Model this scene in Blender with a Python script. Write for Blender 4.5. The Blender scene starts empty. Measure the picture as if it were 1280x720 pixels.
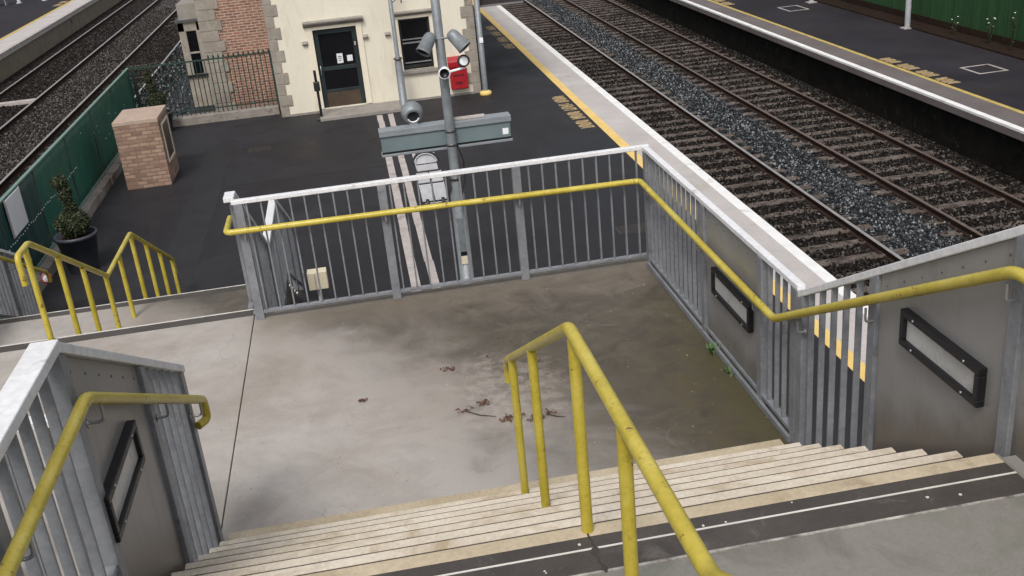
import bpy, bmesh, math, random
import numpy as np
from mathutils import Vector, Matrix
random.seed(7); rng = np.random.default_rng(11)
S = bpy.context.scene
COL = S.collection
R = math.radians

# ------------------------------------------------------------------ helpers
ORI = {}                                    # world origin of every empty / mesh we parent to

def tag(o, label=None, cat=None, group=None, kind=None):
    if label: o['label'] = label
    if cat: o['category'] = cat
    if group: o['group'] = group
    if kind: o['kind'] = kind
    return o

def empty(name, loc, label, cat, group=None):
    o = bpy.data.objects.new(name, None); COL.objects.link(o)
    o.location = loc; o.empty_display_size = .2
    ORI[o] = Vector(loc)
    return tag(o, label, cat, group)

class MB:
    """collects solid shapes given in world coordinates; build() links them as one mesh object"""
    def __init__(s): s.v = []; s.f = []; s.m = []; s.sm = []
    def add(s, vs, fs, mi=0, smooth=False):
        n = len(s.v); s.v += [tuple(v) for v in vs]
        for f in fs: s.f.append([n + i for i in f]); s.m.append(mi); s.sm.append(smooth)
        return s
    def box(s, x0, x1, y0, y1, z0, z1, mi=0):
        return s.hexa([(x0,y0,z0),(x1,y0,z0),(x1,y1,z0),(x0,y1,z0)], [(x0,y0,z1),(x1,y0,z1),(x1,y1,z1),(x0,y1,z1)], mi)
    def hexa(s, lo, hi, mi=0):
        return s.add(lo + hi, [(3,2,1,0),(4,5,6,7),(0,1,5,4),(1,2,6,5),(2,3,7,6),(3,0,4,7)], mi)
    def obox(s, c, ax, ay, az, mi=0):
        c, ax, ay, az = map(Vector, (c, ax, ay, az))
        lo = [c-ax-ay-az, c+ax-ay-az, c+ax+ay-az, c-ax+ay-az]; hi = [p+2*az for p in lo]
        return s.hexa(lo, hi, mi)
    def prism(s, poly, axis, a0, a1, mi=0):
        """poly: 2D outline; extruded along axis 'x' (poly=(y,z)), 'y' (x,z) or 'z' (x,y)"""
        P = {'x': lambda p,a: (a,p[0],p[1]), 'y': lambda p,a: (p[0],a,p[1]), 'z': lambda p,a: (p[0],p[1],a)}[axis]
        n = len(poly); vs = [P(p,a0) for p in poly] + [P(p,a1) for p in poly]
        fs = [tuple(range(n))[::-1], tuple(range(n, 2*n))] + [(i,(i+1)%n,n+(i+1)%n,n+i) for i in range(n)]
        return s.add(vs, fs, mi)
    def tube(s, pts, r, n=12, mi=0, caps=True):
        pts = [Vector(p) for p in pts]; rs = r if isinstance(r, (list, tuple)) else [r]*len(pts)
        rings = []; up = None
        for i, p in enumerate(pts):
            d = (pts[min(i+1,len(pts)-1)] - pts[max(i-1,0)]).normalized()
            if up is None: up = Vector((0,0,1)) if abs(d.z) < .9 else Vector((0,1,0))
            a = d.cross(up).normalized(); b = a.cross(d).normalized(); up = b
            k = 1.0
            rings.append([p + (a*math.cos(2*math.pi*j/n) + b*math.sin(2*math.pi*j/n))*rs[i]*k for j in range(n)])
        vs = [v for ring in rings for v in ring]; fs = []
        for i in range(len(pts)-1):
            for j in range(n):
                fs.append((i*n+j, i*n+(j+1)%n, (i+1)*n+(j+1)%n, (i+1)*n+j))
        s.add(vs, fs, mi, True)
        if caps: s.add(rings[0], [tuple(range(n))[::-1]], mi); s.add(rings[-1], [tuple(range(n))], mi)
        return s
    def lathe(s, c, prof, n=24, mi=0, axis=(0,0,1)):
        c = Vector(c); az = Vector(axis).normalized()
        ax = az.cross(Vector((0,1,0)) if abs(az.y) < .9 else Vector((1,0,0))).normalized(); ay = az.cross(ax)
        vs = []
        for r, h in prof:
            for j in range(n):
                t = 2*math.pi*j/n; vs.append(c + az*h + (ax*math.cos(t) + ay*math.sin(t))*max(r,1e-4))
        fs = [(i*n+j, i*n+(j+1)%n, (i+1)*n+(j+1)%n, (i+1)*n+j) for i in range(len(prof)-1) for j in range(n)]
        return s.add(vs, fs, mi, True)
    def build(s, name, mats, parent=None, bevel=0, label=None, fixn=True, seg=2):
        if not isinstance(mats, (list, tuple)): mats = [mats]
        V = np.array(s.v); lo, hi = V.min(0), V.max(0)
        c = Vector(((lo[0]+hi[0])/2, (lo[1]+hi[1])/2, lo[2]))
        me = bpy.data.meshes.new(name)
        me.from_pydata([tuple(Vector(v)-c) for v in s.v], [], s.f)
        for m in mats: me.materials.append(m)
        me.polygons.foreach_set('material_index', s.m); me.polygons.foreach_set('use_smooth', s.sm)
        if fixn:
            bm = bmesh.new(); bm.from_mesh(me); bmesh.ops.recalc_face_normals(bm, faces=bm.faces); bm.to_mesh(me); bm.free()
        me.update()
        o = bpy.data.objects.new(name, me); COL.objects.link(o)
        o.location = c; ORI[o] = c
        if parent is not None: o.parent = parent; o.location = c - ORI[parent]
        if bevel:
            b = o.modifiers.new('bevel', 'BEVEL'); b.width = bevel; b.segments = seg; b.limit_method = 'ANGLE'; b.angle_limit = R(40)
        if label: o['label'] = label
        return o

def cp(o, world, parent):
    c = o.copy(); COL.objects.link(c); c.parent = parent
    c.location = Vector(world) - (ORI[parent] if parent is not None else Vector())
    ORI[c] = Vector(world)
    return c

def bend(pts, r=.07, n=5):
    """round the corners of a polyline"""
    pts = [Vector(p) for p in pts]; out = [pts[0]]
    for i in range(1, len(pts)-1):
        a, b, c = pts[i-1], pts[i], pts[i+1]
        q = min(r, (a-b).length*.45, (c-b).length*.45)
        p0 = b + (a-b).normalized()*q; p2 = b + (c-b).normalized()*q
        for k in range(n+1):
            t = k/n; out.append(p0*(1-t)**2 + b*2*t*(1-t) + p2*t*t)
    out.append(pts[-1]); return out

# ------------------------------------------------------------------ materials
def _new(name):
    m = bpy.data.materials.new(name); m.use_nodes = True
    nt = m.node_tree; b = nt.nodes['Principled BSDF']
    return m, nt, b
def L(nt, a, b): nt.links.new(a, b)
def N(nt, t, **k):
    n = nt.nodes.new(t)
    for kk, v in k.items():
        if kk in n.inputs: n.inputs[kk].default_value = v
        else: setattr(n, kk, v)
    return n
def rgb(c): return (c[0], c[1], c[2], 1)
def ramp(nt, fac, stops):
    r = N(nt, 'ShaderNodeValToRGB'); e = r.color_ramp.elements
    while len(e) < len(stops): e.new(.5)
    for i, (p, c) in enumerate(stops): e[i].position = p; e[i].color = rgb(c) if not isinstance(c, (int, float)) else (c,c,c,1)
    L(nt, fac, r.inputs[0]); return r.outputs[0]
def noise(nt, vec, scale, detail=5, rough=.6, dist=0):
    n = N(nt, 'ShaderNodeTexNoise'); n.inputs['Scale'].default_value = scale; n.inputs['Detail'].default_value = detail
    n.inputs['Roughness'].default_value = rough; n.inputs['Distortion'].default_value = dist
    L(nt, vec, n.inputs['Vector']); return n.outputs[0]
def mix(nt, fac, a, b, mode='MIX'):
    m = N(nt, 'ShaderNodeMix', data_type='RGBA', blend_type=mode)
    for s, v in ((m.inputs[0], fac), (m.inputs[6], a), (m.inputs[7], b)):
        if isinstance(v, (int, float)): s.default_value = v
        elif isinstance(v, tuple): s.default_value = rgb(v)
        else: L(nt, v, s)
    return m.outputs[2]
def pos(nt): return N(nt, 'ShaderNodeNewGeometry').outputs['Position']
def maprange(nt, v, a, b, c=0., d=1.):
    m = N(nt, 'ShaderNodeMapRange'); m.clamp = True; m.interpolation_type = 'SMOOTHSTEP'
    for i, x in enumerate((a,b,c,d)): m.inputs[1+i].default_value = x
    L(nt, v, m.inputs[0]); return m.outputs[0]
def math_(nt, op, a, b=None):
    m = N(nt, 'ShaderNodeMath', operation=op)
    for i, v in enumerate((a, b)):
        if v is None: continue
        if isinstance(v, (int, float)): m.inputs[i].default_value = v
        else: L(nt, v, m.inputs[i])
    return m.outputs[0]
def bump(nt, b, h, strength=.3, dist=.01):
    n = N(nt, 'ShaderNodeBump'); n.inputs['Strength'].default_value = strength; n.inputs['Distance'].default_value = dist
    L(nt, h, n.inputs['Height']); L(nt, n.outputs[0], b.inputs['Normal'])
def stretch(nt, v, sc):
    m = N(nt, 'ShaderNodeMapping'); m.inputs['Scale'].default_value = sc; L(nt, v, m.inputs[0]); return m.outputs[0]

def surf(name, c1, c2, scale=3, rough=.7, fine=0, bmp=.0, bdist=.004, metal=0, dirt=None, dirt_amt=.5, dscale=1.2, spec=.5, sc=None, detail=6):
    """two-tone mottled surface with optional dirt patches"""
    m, nt, b = _new(name); P = pos(nt)
    if sc: P = stretch(nt, P, sc)
    n1 = noise(nt, P, scale, detail, .65)
    col = ramp(nt, n1, [(.3, c1), (.7, c2)])
    if fine:
        n2 = noise(nt, P, fine, 3, .7)
        col = mix(nt, .55, col, ramp(nt, n2, [(.3, .62), (.68, 1.0)]), 'MULTIPLY')
    if dirt:
        n3 = noise(nt, P, dscale, 8, .7, .6)
        col = mix(nt, maprange(nt, n3, .66-.3*dirt_amt, .72), col, dirt)
    L(nt, col, b.inputs['Base Color'])
    L(nt, ramp(nt, n1, [(.2, max(rough-.12,.05)), (.8, min(rough+.1,1.))]), b.inputs['Roughness'])
    b.inputs['Metallic'].default_value = metal; b.inputs['Specular IOR Level'].default_value = spec
    if bmp: bump(nt, b, noise(nt, P, fine or scale*12, 4, .7), bmp, bdist)
    return m

M = {}
def mat_tarmac():
    m, nt, b = _new('tarmac'); P = pos(nt)
    big = noise(nt, P, .35, 7, .62, .7); mid = noise(nt, P, 2.2, 7, .7); fin = noise(nt, P, 75, 3, .8); long = noise(nt, stretch(nt, P, (1.6,.25,1)), 1.2, 5, .6)
    col = ramp(nt, big, [(.3, (.013,.012,.0145)), (.5, (.022,.021,.0245)), (.7, (.036,.0345,.040))])
    col = mix(nt, .6, col, ramp(nt, mid, [(.3, .55), (.65, 1.)]), 'MULTIPLY')
    col = mix(nt, math_(nt, 'MULTIPLY', maprange(nt, long, .55, .75), .4), col, (.038,.033,.030))
    col = mix(nt, .5, col, ramp(nt, fin, [(.32, .5), (.6, 1.1), (.75, 2.2)]), 'MULTIPLY')
    col = mix(nt, math_(nt, 'MULTIPLY', maprange(nt, noise(nt, P, 17, 2, .5), .755, .775), .6), col, (.10,.095,.09))
    L(nt, col, b.inputs['Base Color']); L(nt, maprange(nt, big, .3, .7, .52, .8), b.inputs['Roughness'])
    b.inputs['Specular IOR Level'].default_value = .3
    bump(nt, b, fin, .5, .006); return m
M['tarmac'] = mat_tarmac()
M['tarmac_far'] = surf('tarmac_far', (.021,.019,.023), (.040,.037,.043), .5, .9, fine=60, bmp=.4, spec=.15, dirt=(.030,.024,.022), dirt_amt=.5, dscale=.6)
M['patch'] = surf('tarmac_patch', (.009,.0085,.010), (.019,.018,.021), 1.3, .7, fine=70, bmp=.5)
M['patch_dark'] = surf('cast_iron', (.022,.018,.016), (.045,.038,.033), 6, .6)
M['tread'] = surf('tread_concrete', (.05,.042,.034), (.10,.085,.07), 3, .9, fine=60, bmp=.4, dirt=(.06,.05,.04), dirt_amt=.4)  # toned dark all over, painting in the shade seen behind each nosing
M['nosing_beige'] = surf('nosing_beige', (.60,.515,.41), (.78,.70,.59), 1.6, .85, fine=45, bmp=.3, dirt=(.42,.33,.22), dirt_amt=.6, dscale=3.1)
M['nosing_tan'] = surf('nosing_tan', (.42,.335,.22), (.60,.51,.37), 2.2, .85, fine=45, bmp=.3, dirt=(.22,.16,.10), dirt_amt=.4, dscale=2.5)
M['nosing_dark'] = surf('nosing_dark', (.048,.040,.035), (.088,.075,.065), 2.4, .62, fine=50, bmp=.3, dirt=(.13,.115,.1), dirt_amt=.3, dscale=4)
M['edge_white'] = surf('edge_white', (.55,.52,.48), (.75,.72,.67), 6, .6)
M['edge_worn'] = surf('edge_worn', (.62,.58,.53), (.10,.09,.085), 9, .7)
M['steel'] = surf('painted_steel', (.185,.192,.21), (.27,.278,.297), 5, .42, fine=30, dirt=(.12,.115,.11), dirt_amt=.35, dscale=6)
M['steel_cap'] = surf('painted_steel_cap', (.76,.755,.77), (.85,.845,.86), 4, .4, fine=25, dirt=(.50,.48,.45), dirt_amt=.28, dscale=5)
def mat_panel():
    m, nt, b = _new('satin_panel'); P = pos(nt)
    st_ = noise(nt, stretch(nt, P, (9,9,.7)), 2.2, 6, .7); bl = noise(nt, P, 1.6, 6, .65); sc_ = noise(nt, stretch(nt, P, (3,14,40)), 3, 4, .8)
    col = ramp(nt, bl, [(.3, (.255,.245,.236)), (.7, (.31,.30,.292))])
    col = mix(nt, math_(nt, 'MULTIPLY', maprange(nt, st_, .52, .72), .45), col, (.17,.155,.14))
    col = mix(nt, math_(nt, 'MULTIPLY', maprange(nt, sc_, .70, .76), .4), col, (.42,.41,.40))
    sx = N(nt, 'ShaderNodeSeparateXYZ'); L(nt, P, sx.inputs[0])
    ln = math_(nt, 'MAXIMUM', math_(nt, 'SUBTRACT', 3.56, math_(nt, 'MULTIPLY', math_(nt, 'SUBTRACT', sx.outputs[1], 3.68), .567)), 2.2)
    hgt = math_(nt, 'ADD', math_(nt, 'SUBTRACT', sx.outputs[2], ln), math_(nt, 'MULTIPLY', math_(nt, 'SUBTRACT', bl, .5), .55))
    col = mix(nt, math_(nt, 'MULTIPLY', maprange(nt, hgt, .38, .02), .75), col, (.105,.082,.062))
    L(nt, col, b.inputs['Base Color'])
    L(nt, maprange(nt, bl, .3, .7, .30, .46), b.inputs['Roughness']); b.inputs['Metallic'].default_value = .15
    bump(nt, b, noise(nt, P, 1.1, 2, .4), .10, .06); return m
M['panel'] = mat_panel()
M['bolt'] = surf('bolt_dark', (.09,.088,.085), (.18,.175,.17), 20, .5, metal=.6)
M['bracket'] = surf('bracket_steel', (.35,.35,.36), (.5,.5,.5), 9, .35, metal=.7)
M['black'] = surf('black_frame', (.006,.006,.008), (.013,.012,.014), 6, .45)
M['lens'] = surf('frosted_lens', (.42,.41,.39), (.54,.53,.51), 3, .3, dirt=(.26,.25,.23), dirt_amt=.35, dscale=9)
M['grey_post'] = surf('galvanised_grey', (.19,.21,.225), (.28,.30,.315), 5, .5, metal=.25, fine=18)
M['teal_case'] = surf('teal_case', (.135,.18,.19), (.175,.225,.235), 2, .5, dirt=(.12,.15,.16), dirt_amt=.3, dscale=3)
M['case_top'] = surf('grey_case_top', (.21,.23,.25), (.27,.29,.31), 4, .5)
M['white'] = surf('white_plastic', (.82,.83,.85), (.90,.90,.92), 3, .5)
M['paper'] = surf('paper', (.55,.57,.6), (.85,.86,.88), 40, .8)
M['rust_rail'] = surf('rusty_rail_side', (.024,.014,.011), (.042,.026,.02), 6, .9, spec=.15)
M['rail_top'] = surf('worn_rail_top', (.34,.31,.29), (.46,.43,.41), 5, .38, metal=.5)
M['rail_top_dull'] = surf('dull_rail_top', (.13,.09,.07), (.20,.15,.12), 5, .5, metal=.3)
M['sleeper'] = surf('sleeper_concrete', (.075,.058,.05), (.235,.195,.17), 6, .9, spec=.15, fine=40, dirt=(.026,.02,.017), dirt_amt=.95, dscale=2.6)
M['coping'] = surf('coping_concrete', (.45,.415,.40), (.56,.52,.50), 1.1, .85, fine=30, dirt=(.36,.335,.28), dirt_amt=.4, dscale=.8)
M['coping_brown'] = surf('coping_brown', (.115,.095,.092), (.17,.145,.14), .9, .85, fine=30, dirt=(.24,.21,.2), dirt_amt=.3, dscale=.35)
M['line_white'] = surf('line_white', (.70,.69,.67), (.84,.83,.82), 3, .75, dirt=(.45,.42,.39), dirt_amt=.35, dscale=2.2)
M['line_yellow'] = surf('line_yellow', (.68,.46,.13), (.80,.57,.21), 2, .7, dirt=(.55,.42,.22), dirt_amt=.35, dscale=3)
M['line_yellow_dull'] = surf('line_yellow_dull', (.40,.29,.07), (.56,.42,.13), 3, .8, dirt=(.2,.16,.08), dirt_amt=.35, dscale=5)
M['worn_yellow'] = surf('worn_yellow', (.28,.20,.10), (.55,.40,.20), 5, .8, dirt=(.05,.045,.04), dirt_amt=.45, dscale=7)
M['worn_white'] = surf('worn_white', (.34,.30,.28), (.50,.45,.43), 4, .8, dirt=(.16,.14,.13), dirt_amt=.35, dscale=3)
M['stone_dark'] = surf('dark_stone', (.006,.0055,.005), (.02,.018,.016), 2.5, .95, spec=.08, fine=14, bmp=1., bdist=.05, dirt=(.05,.05,.035), dirt_amt=.25, dscale=3)
M['wall_tan'] = surf('tan_retaining_wall', (.19,.155,.11), (.28,.235,.18), 1.2, .9, fine=20, dirt=(.09,.07,.05), dirt_amt=.4)
M['render'] = surf('cream_render', (.77,.715,.58), (.83,.775,.65), 1.1, .9, fine=60, bmp=.15, sc=(2.2,1,.55), dirt=(.62,.55,.43), dirt_amt=.5, dscale=1.3)
M['trim'] = surf('cream_trim', (.70,.63,.50), (.78,.71,.58), 2, .8)
M['quoin'] = surf('quoin_stone', (.27,.235,.195), (.40,.36,.31), 3, .9, fine=25, bmp=.4, dirt=(.2,.17,.14), dirt_amt=.4, dscale=4)
M['stone_grey'] = surf('grey_sill_stone', (.24,.215,.19), (.36,.33,.30), 4, .9, fine=25, bmp=.3)
M['door_green'] = surf('dark_door', (.014,.022,.026), (.022,.032,.036), 3, .4)
M['door_brown'] = surf('door_kickboard', (.05,.032,.02), (.075,.05,.032), 3, .5)
M['glass'] = surf('dark_glass', (.003,.003,.004), (.006,.006,.008), 1.5, .12)
M['sash'] = surf('dark_sash', (.01,.012,.012), (.02,.022,.022), 4, .4)
M['sash_grey'] = surf('grey_sash', (.16,.16,.16), (.25,.25,.25), 4, .4)
M['green_sheet'] = surf('green_sheet', (.004,.105,.072), (.007,.14,.094), .9, .55, fine=30, dirt=(.006,.08,.058), dirt_amt=.4, dscale=1.1)
M['green_sheet_dull'] = surf('green_sheet_dull', (.010,.060,.056), (.014,.078,.068), 1, .55, fine=30)
M['green_frame'] = surf('green_frame', (.11,.20,.165), (.17,.27,.23), 5, .5)
M['green_bar'] = surf('green_iron', (.012,.035,.026), (.022,.055,.042), 5, .5)
M['kerbstone'] = surf('kerbstone', (.22,.195,.17), (.36,.325,.29), 3, .9, fine=20, bmp=.5, dirt=(.11,.095,.08), dirt_amt=.5, dscale=4)
M['pot'] = surf('dark_glazed_pot', (.035,.038,.052), (.055,.058,.075), 4, .5)
M['soil'] = surf('soil', (.02,.012,.009), (.045,.028,.02), 9, 1, spec=.1, fine=40, bmp=.8, bdist=.03)
M['red'] = surf('red_paint', (.30,.008,.014), (.38,.014,.022), 5, .38)
M['red_dark'] = surf('red_recess', (.10,.004,.008), (.13,.006,.01), 5, .5)
M['far_green'] = surf('dark_green_boards', (.008,.045,.010), (.022,.088,.022), 2.2, .85, sc=(1,5,.15), dirt=(.004,.014,.006), dirt_amt=.45, dscale=1.2)
M['slate'] = surf('slate', (.05,.052,.058), (.085,.085,.09), 6, .7)
M['valance'] = surf('dark_valance', (.016,.012,.014), (.045,.03,.03), 3, .6, sc=(14,14,.2))
M['valance_edge'] = surf('valance_edge', (.15,.145,.15), (.22,.21,.215), 5, .6)
M['ramp_alu'] = surf('pale_ramp', (.34,.34,.36), (.50,.50,.52), 5, .45)
M['beige'] = surf('beige_box', (.66,.58,.42), (.74,.66,.5), 4, .6)
M['terrain'] = surf('rough_ground', (.05,.05,.03), (.09,.085,.05), .5, 1)
M['support'] = surf('support_concrete', (.20,.19,.175), (.28,.265,.245), 1.5, .9)
M['pole_white'] = surf('pale_pole', (.32,.33,.35), (.42,.43,.45), 4, .45)
M['leaf_dead'] = surf('dead_leaf', (.05,.022,.013), (.19,.085,.05), 20, .9)
M['twig'] = surf('twig', (.04,.025,.018), (.08,.05,.035), 20, .9)
M['gap'] = surf('joint_filler', (.03,.026,.022), (.06,.052,.044), 8, .95)

def mat_yellow():
    m, nt, b = _new('yellow_paint'); P = pos(nt)
    n1 = noise(nt, P, 4, 6, .7)
    col = ramp(nt, n1, [(.28, (.43,.33,.028)), (.5, (.55,.44,.06)), (.72, (.63,.525,.12))])
    n2 = noise(nt, P, 55, 4, .7)
    col = mix(nt, .45, col, ramp(nt, n2, [(.3, .7), (.65, 1.)]), 'MULTIPLY')
    n3 = noise(nt, P, 11, 8, .75, .4)
    col = mix(nt, maprange(nt, n3, .61, .635), col, (.15,.075,.028))
    n4 = noise(nt, P, 24, 3, .6); col = mix(nt, math_(nt, 'MULTIPLY', maprange(nt, n4, .56, .72), .4), col, (.30,.215,.04))
    L(nt, col, b.inputs['Base Color']); b.inputs['Roughness'].default_value = .36
    bump(nt, b, n2, .15, .003); return m
M['yellow'] = mat_yellow()

def mat_landing():
    m, nt, b = _new('landing_concrete'); P = pos(nt)
    sx = N(nt, 'ShaderNodeSeparateXYZ'); L(nt, P, sx.inputs[0]); X, Y, Z = sx.outputs
    big = noise(nt, P, .75, 7, .6, .5); mid = noise(nt, P, 3.2, 7, .7, .8); fin = noise(nt, P, 85, 3, .75)
    col = ramp(nt, big, [(.28, (.315,.274,.234)), (.5, (.418,.380,.346)), (.72, (.50,.463,.437))])
    col = mix(nt, .38, col, ramp(nt, mid, [(.3, .6), (.6, 1.0)]), 'MULTIPLY')
    col = mix(nt, .35, col, ramp(nt, fin, [(.3, .65), (.65, 1.0)]), 'MULTIPLY')
    # damp, mossy grime along the right-hand balustrade and in the far corner
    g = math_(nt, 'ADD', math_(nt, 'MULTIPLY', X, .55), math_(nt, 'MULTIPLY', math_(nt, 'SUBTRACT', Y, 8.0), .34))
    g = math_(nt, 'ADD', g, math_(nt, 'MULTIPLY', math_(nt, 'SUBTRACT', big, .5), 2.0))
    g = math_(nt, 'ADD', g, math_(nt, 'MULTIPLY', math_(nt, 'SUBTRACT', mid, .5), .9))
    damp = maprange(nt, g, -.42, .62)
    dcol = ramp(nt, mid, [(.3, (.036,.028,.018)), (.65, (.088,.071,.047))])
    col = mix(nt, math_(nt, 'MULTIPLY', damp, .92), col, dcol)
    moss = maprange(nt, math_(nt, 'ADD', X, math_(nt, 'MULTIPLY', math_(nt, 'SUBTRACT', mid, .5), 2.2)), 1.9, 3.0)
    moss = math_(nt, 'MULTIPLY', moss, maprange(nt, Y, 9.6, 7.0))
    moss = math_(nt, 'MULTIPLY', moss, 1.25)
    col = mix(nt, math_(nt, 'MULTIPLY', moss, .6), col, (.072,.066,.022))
    # brown grime band along the far edge
    e = maprange(nt, math_(nt, 'ADD', Y, math_(nt, 'MULTIPLY', math_(nt, 'SUBTRACT', mid, .5), 1.5)), 8.7, 9.9)
    right = maprange(nt, X, -1.5, -1.2)
    col = mix(nt, math_(nt, 'MULTIPLY', math_(nt, 'MULTIPLY', e, right), .6), col, (.20,.168,.13))
    # pale worn scrape in the middle
    dx = math_(nt, 'MULTIPLY', math_(nt, 'SUBTRACT', X, .85), 1.3); dy = math_(nt, 'SUBTRACT', Y, 7.55)
    d = math_(nt, 'SQRT', math_(nt, 'ADD', math_(nt, 'MULTIPLY', dx, dx), math_(nt, 'MULTIPLY', dy, dy)))
    d = math_(nt, 'ADD', d, math_(nt, 'MULTIPLY', math_(nt, 'SUBTRACT', mid, .5), 1.6))
    pale = math_(nt, 'MULTIPLY', maprange(nt, d, .85, .25), maprange(nt, noise(nt, P, 9, 6, .7), .38, .6))
    col = mix(nt, math_(nt, 'MULTIPLY', pale, .3), col, (.54,.47,.41))
    # pores, hairline cracks, sharp-edged stains
    vo = N(nt, 'ShaderNodeTexVoronoi', feature='DISTANCE_TO_EDGE'); vo.inputs['Scale'].default_value = .42
    wv = N(nt, 'ShaderNodeVectorMath', operation='ADD'); nz = N(nt, 'ShaderNodeTexNoise'); nz.inputs['Scale'].default_value = 3; nz.inputs['Detail'].default_value = 6
    L(nt, P, nz.inputs['Vector']); L(nt, P, wv.inputs[0]); L(nt, nz.outputs['Color'], wv.inputs[1]); L(nt, wv.outputs[0], vo.inputs['Vector'])
    crk = math_(nt, 'MULTIPLY', maprange(nt, vo.outputs['Distance'], .0035, .0012), maprange(nt, noise(nt, P, .9, 2, .5), .5, .6))
    col = mix(nt, math_(nt, 'MULTIPLY', crk, .35), col, (.12,.10,.08))
    stn = noise(nt, P, 1.7, 9, .78, 1.2)
    col = mix(nt, math_(nt, 'MULTIPLY', maprange(nt, stn, .60, .63), .22), col, (.23,.20,.165))
    col = mix(nt, math_(nt, 'MULTIPLY', maprange(nt, noise(nt, P, 34, 2, .5), .70, .74), .5), col, (.13,.11,.09))
    # small pale and dark specks
    sp = noise(nt, P, 26, 2, .5)
    col = mix(nt, math_(nt, 'MULTIPLY', maprange(nt, sp, .74, .78), .5), col, (.62,.58,.52))
    L(nt, col, b.inputs['Base Color'])
    L(nt, math_(nt, 'SUBTRACT', maprange(nt, damp, 0, 1, .62, .36), math_(nt, 'MULTIPLY', maprange(nt, mid, .5, .7), .12)), b.inputs['Roughness'])
    L(nt, maprange(nt, damp, 0, 1, .4, .16), b.inputs['Specular IOR Level'])
    bump(nt, b, fin, .35, .003); return m
M['landing'] = mat_landing()
def mat_upper():
    m, nt, b = _new('upper_landing_concrete'); P = pos(nt)
    big = noise(nt, P, 2.2, 7, .65, .6); fin = noise(nt, P, 85, 3, .75)
    col = ramp(nt, big, [(.3, (.155,.142,.118)), (.5, (.235,.22,.198)), (.7, (.165,.175,.137))])
    col = mix(nt, .4, col, ramp(nt, fin, [(.3, .65), (.65, 1.0)]), 'MULTIPLY')
    L(nt, col, b.inputs['Base Color']); b.inputs['Roughness'].default_value = .7
    bump(nt, b, fin, .35, .003); return m
M['upper_landing'] = mat_upper()

def mat_brick(name, c1, c2, mortar, scale=1., bw=.225, bh=.075, ms=.010):
    m, nt, b = _new(name); P = pos(nt)
    sx = N(nt, 'ShaderNodeSeparateXYZ'); L(nt, P, sx.inputs[0])
    cx = N(nt, 'ShaderNodeCombineXYZ'); L(nt, math_(nt, 'ADD', sx.outputs[0], sx.outputs[1]), cx.inputs[0]); L(nt, sx.outputs[2], cx.inputs[1])
    t = N(nt, 'ShaderNodeTexBrick'); L(nt, cx.outputs[0], t.inputs['Vector'])
    t.inputs['Scale'].default_value = 1; t.inputs['Brick Width'].default_value = bw; t.inputs['Row Height'].default_value = bh
    t.inputs['Mortar Size'].default_value = ms; t.inputs['Mortar Smooth'].default_value = .2
    t.inputs['Color1'].default_value = rgb(c1); t.inputs['Color2'].default_value = rgb(c2); t.inputs['Mortar'].default_value = rgb(mortar)
    n = noise(nt, P, 6, 8, .75)
    col = mix(nt, .85, t.outputs[0], ramp(nt, n, [(.3, .6), (.65, 1.)]), 'MULTIPLY')
    L(nt, col, b.inputs['Base Color']); b.inputs['Roughness'].default_value = .9
    h = N(nt, 'ShaderNodeInvert'); L(nt, t.outputs[1], h.inputs['Color'])
    bump(nt, b, h.outputs[0], .6, .008); return m
M['brick_red'] = mat_brick('red_brick', (.38,.16,.105), (.24,.10,.072), (.44,.36,.29), ms=.016)
M['brick_buff'] = mat_brick('buff_brick', (.46,.30,.215), (.26,.155,.11), (.24,.175,.135), bh=.085, ms=.012)
M['brick_cap'] = surf('buff_cap', (.40,.29,.225), (.50,.385,.31), 5, .9, fine=30, bmp=.3)

def mat_ballast(name, blue):
    """gravel: brown brake-dusted stones under the rails, cleaner blue-grey stones where 'blue' gives an X band"""
    m, nt, b = _new(name); P = pos(nt)
    v = N(nt, 'ShaderNodeTexVoronoi'); v.inputs['Scale'].default_value = 17; L(nt, P, v.inputs['Vector'])
    sep = N(nt, 'ShaderNodeSeparateColor'); L(nt, v.outputs['Color'], sep.inputs[0])
    brown = ramp(nt, sep.outputs[0], [(.1, (0.0084,0.0063,0.0056)), (.55, (0.0182,0.0140,0.0123)), (.85, (0.0350,0.0287,0.0252)), (.97, (0.1050,0.0945,0.0840))])
    col = brown
    if blue:
        sx = N(nt, 'ShaderNodeSeparateXYZ'); L(nt, P, sx.inputs[0])
        n = noise(nt, P, 1.3, 5, .7)
        u = math_(nt, 'ADD', sx.outputs[0], math_(nt, 'MULTIPLY', math_(nt, 'SUBTRACT', n, .5), 1.1))
        band = math_(nt, 'MULTIPLY', maprange(nt, u, blue[0]-.15, blue[0]+.2), maprange(nt, u, blue[1]+.15, blue[1]-.2))
        bl = ramp(nt, sep.outputs[1], [(.1, blue[2]), (.55, blue[3]), (.85, blue[4]), (.97, (.36,.37,.38))])
        col = mix(nt, math_(nt, 'MULTIPLY', band, .9), brown, bl)
    L(nt, col, b.inputs['Base Color']); b.inputs['Roughness'].default_value = .95; b.inputs['Specular IOR Level'].default_value = .08
    bump(nt, b, v.outputs['Distance'], 1., .05); return m
BLUE = ((0.0104,0.0117,0.0137), (0.0273,0.0306,0.0338), (0.0553,0.0598,0.0650))
M['ballast'] = mat_ballast('ballast', (9.25, 10.45) + BLUE)
M['ballast_left'] = mat_ballast('ballast_left', (-10.35, -8.85, (.018,.015,.013), (.042,.036,.031), (.085,.075,.067)))

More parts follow.
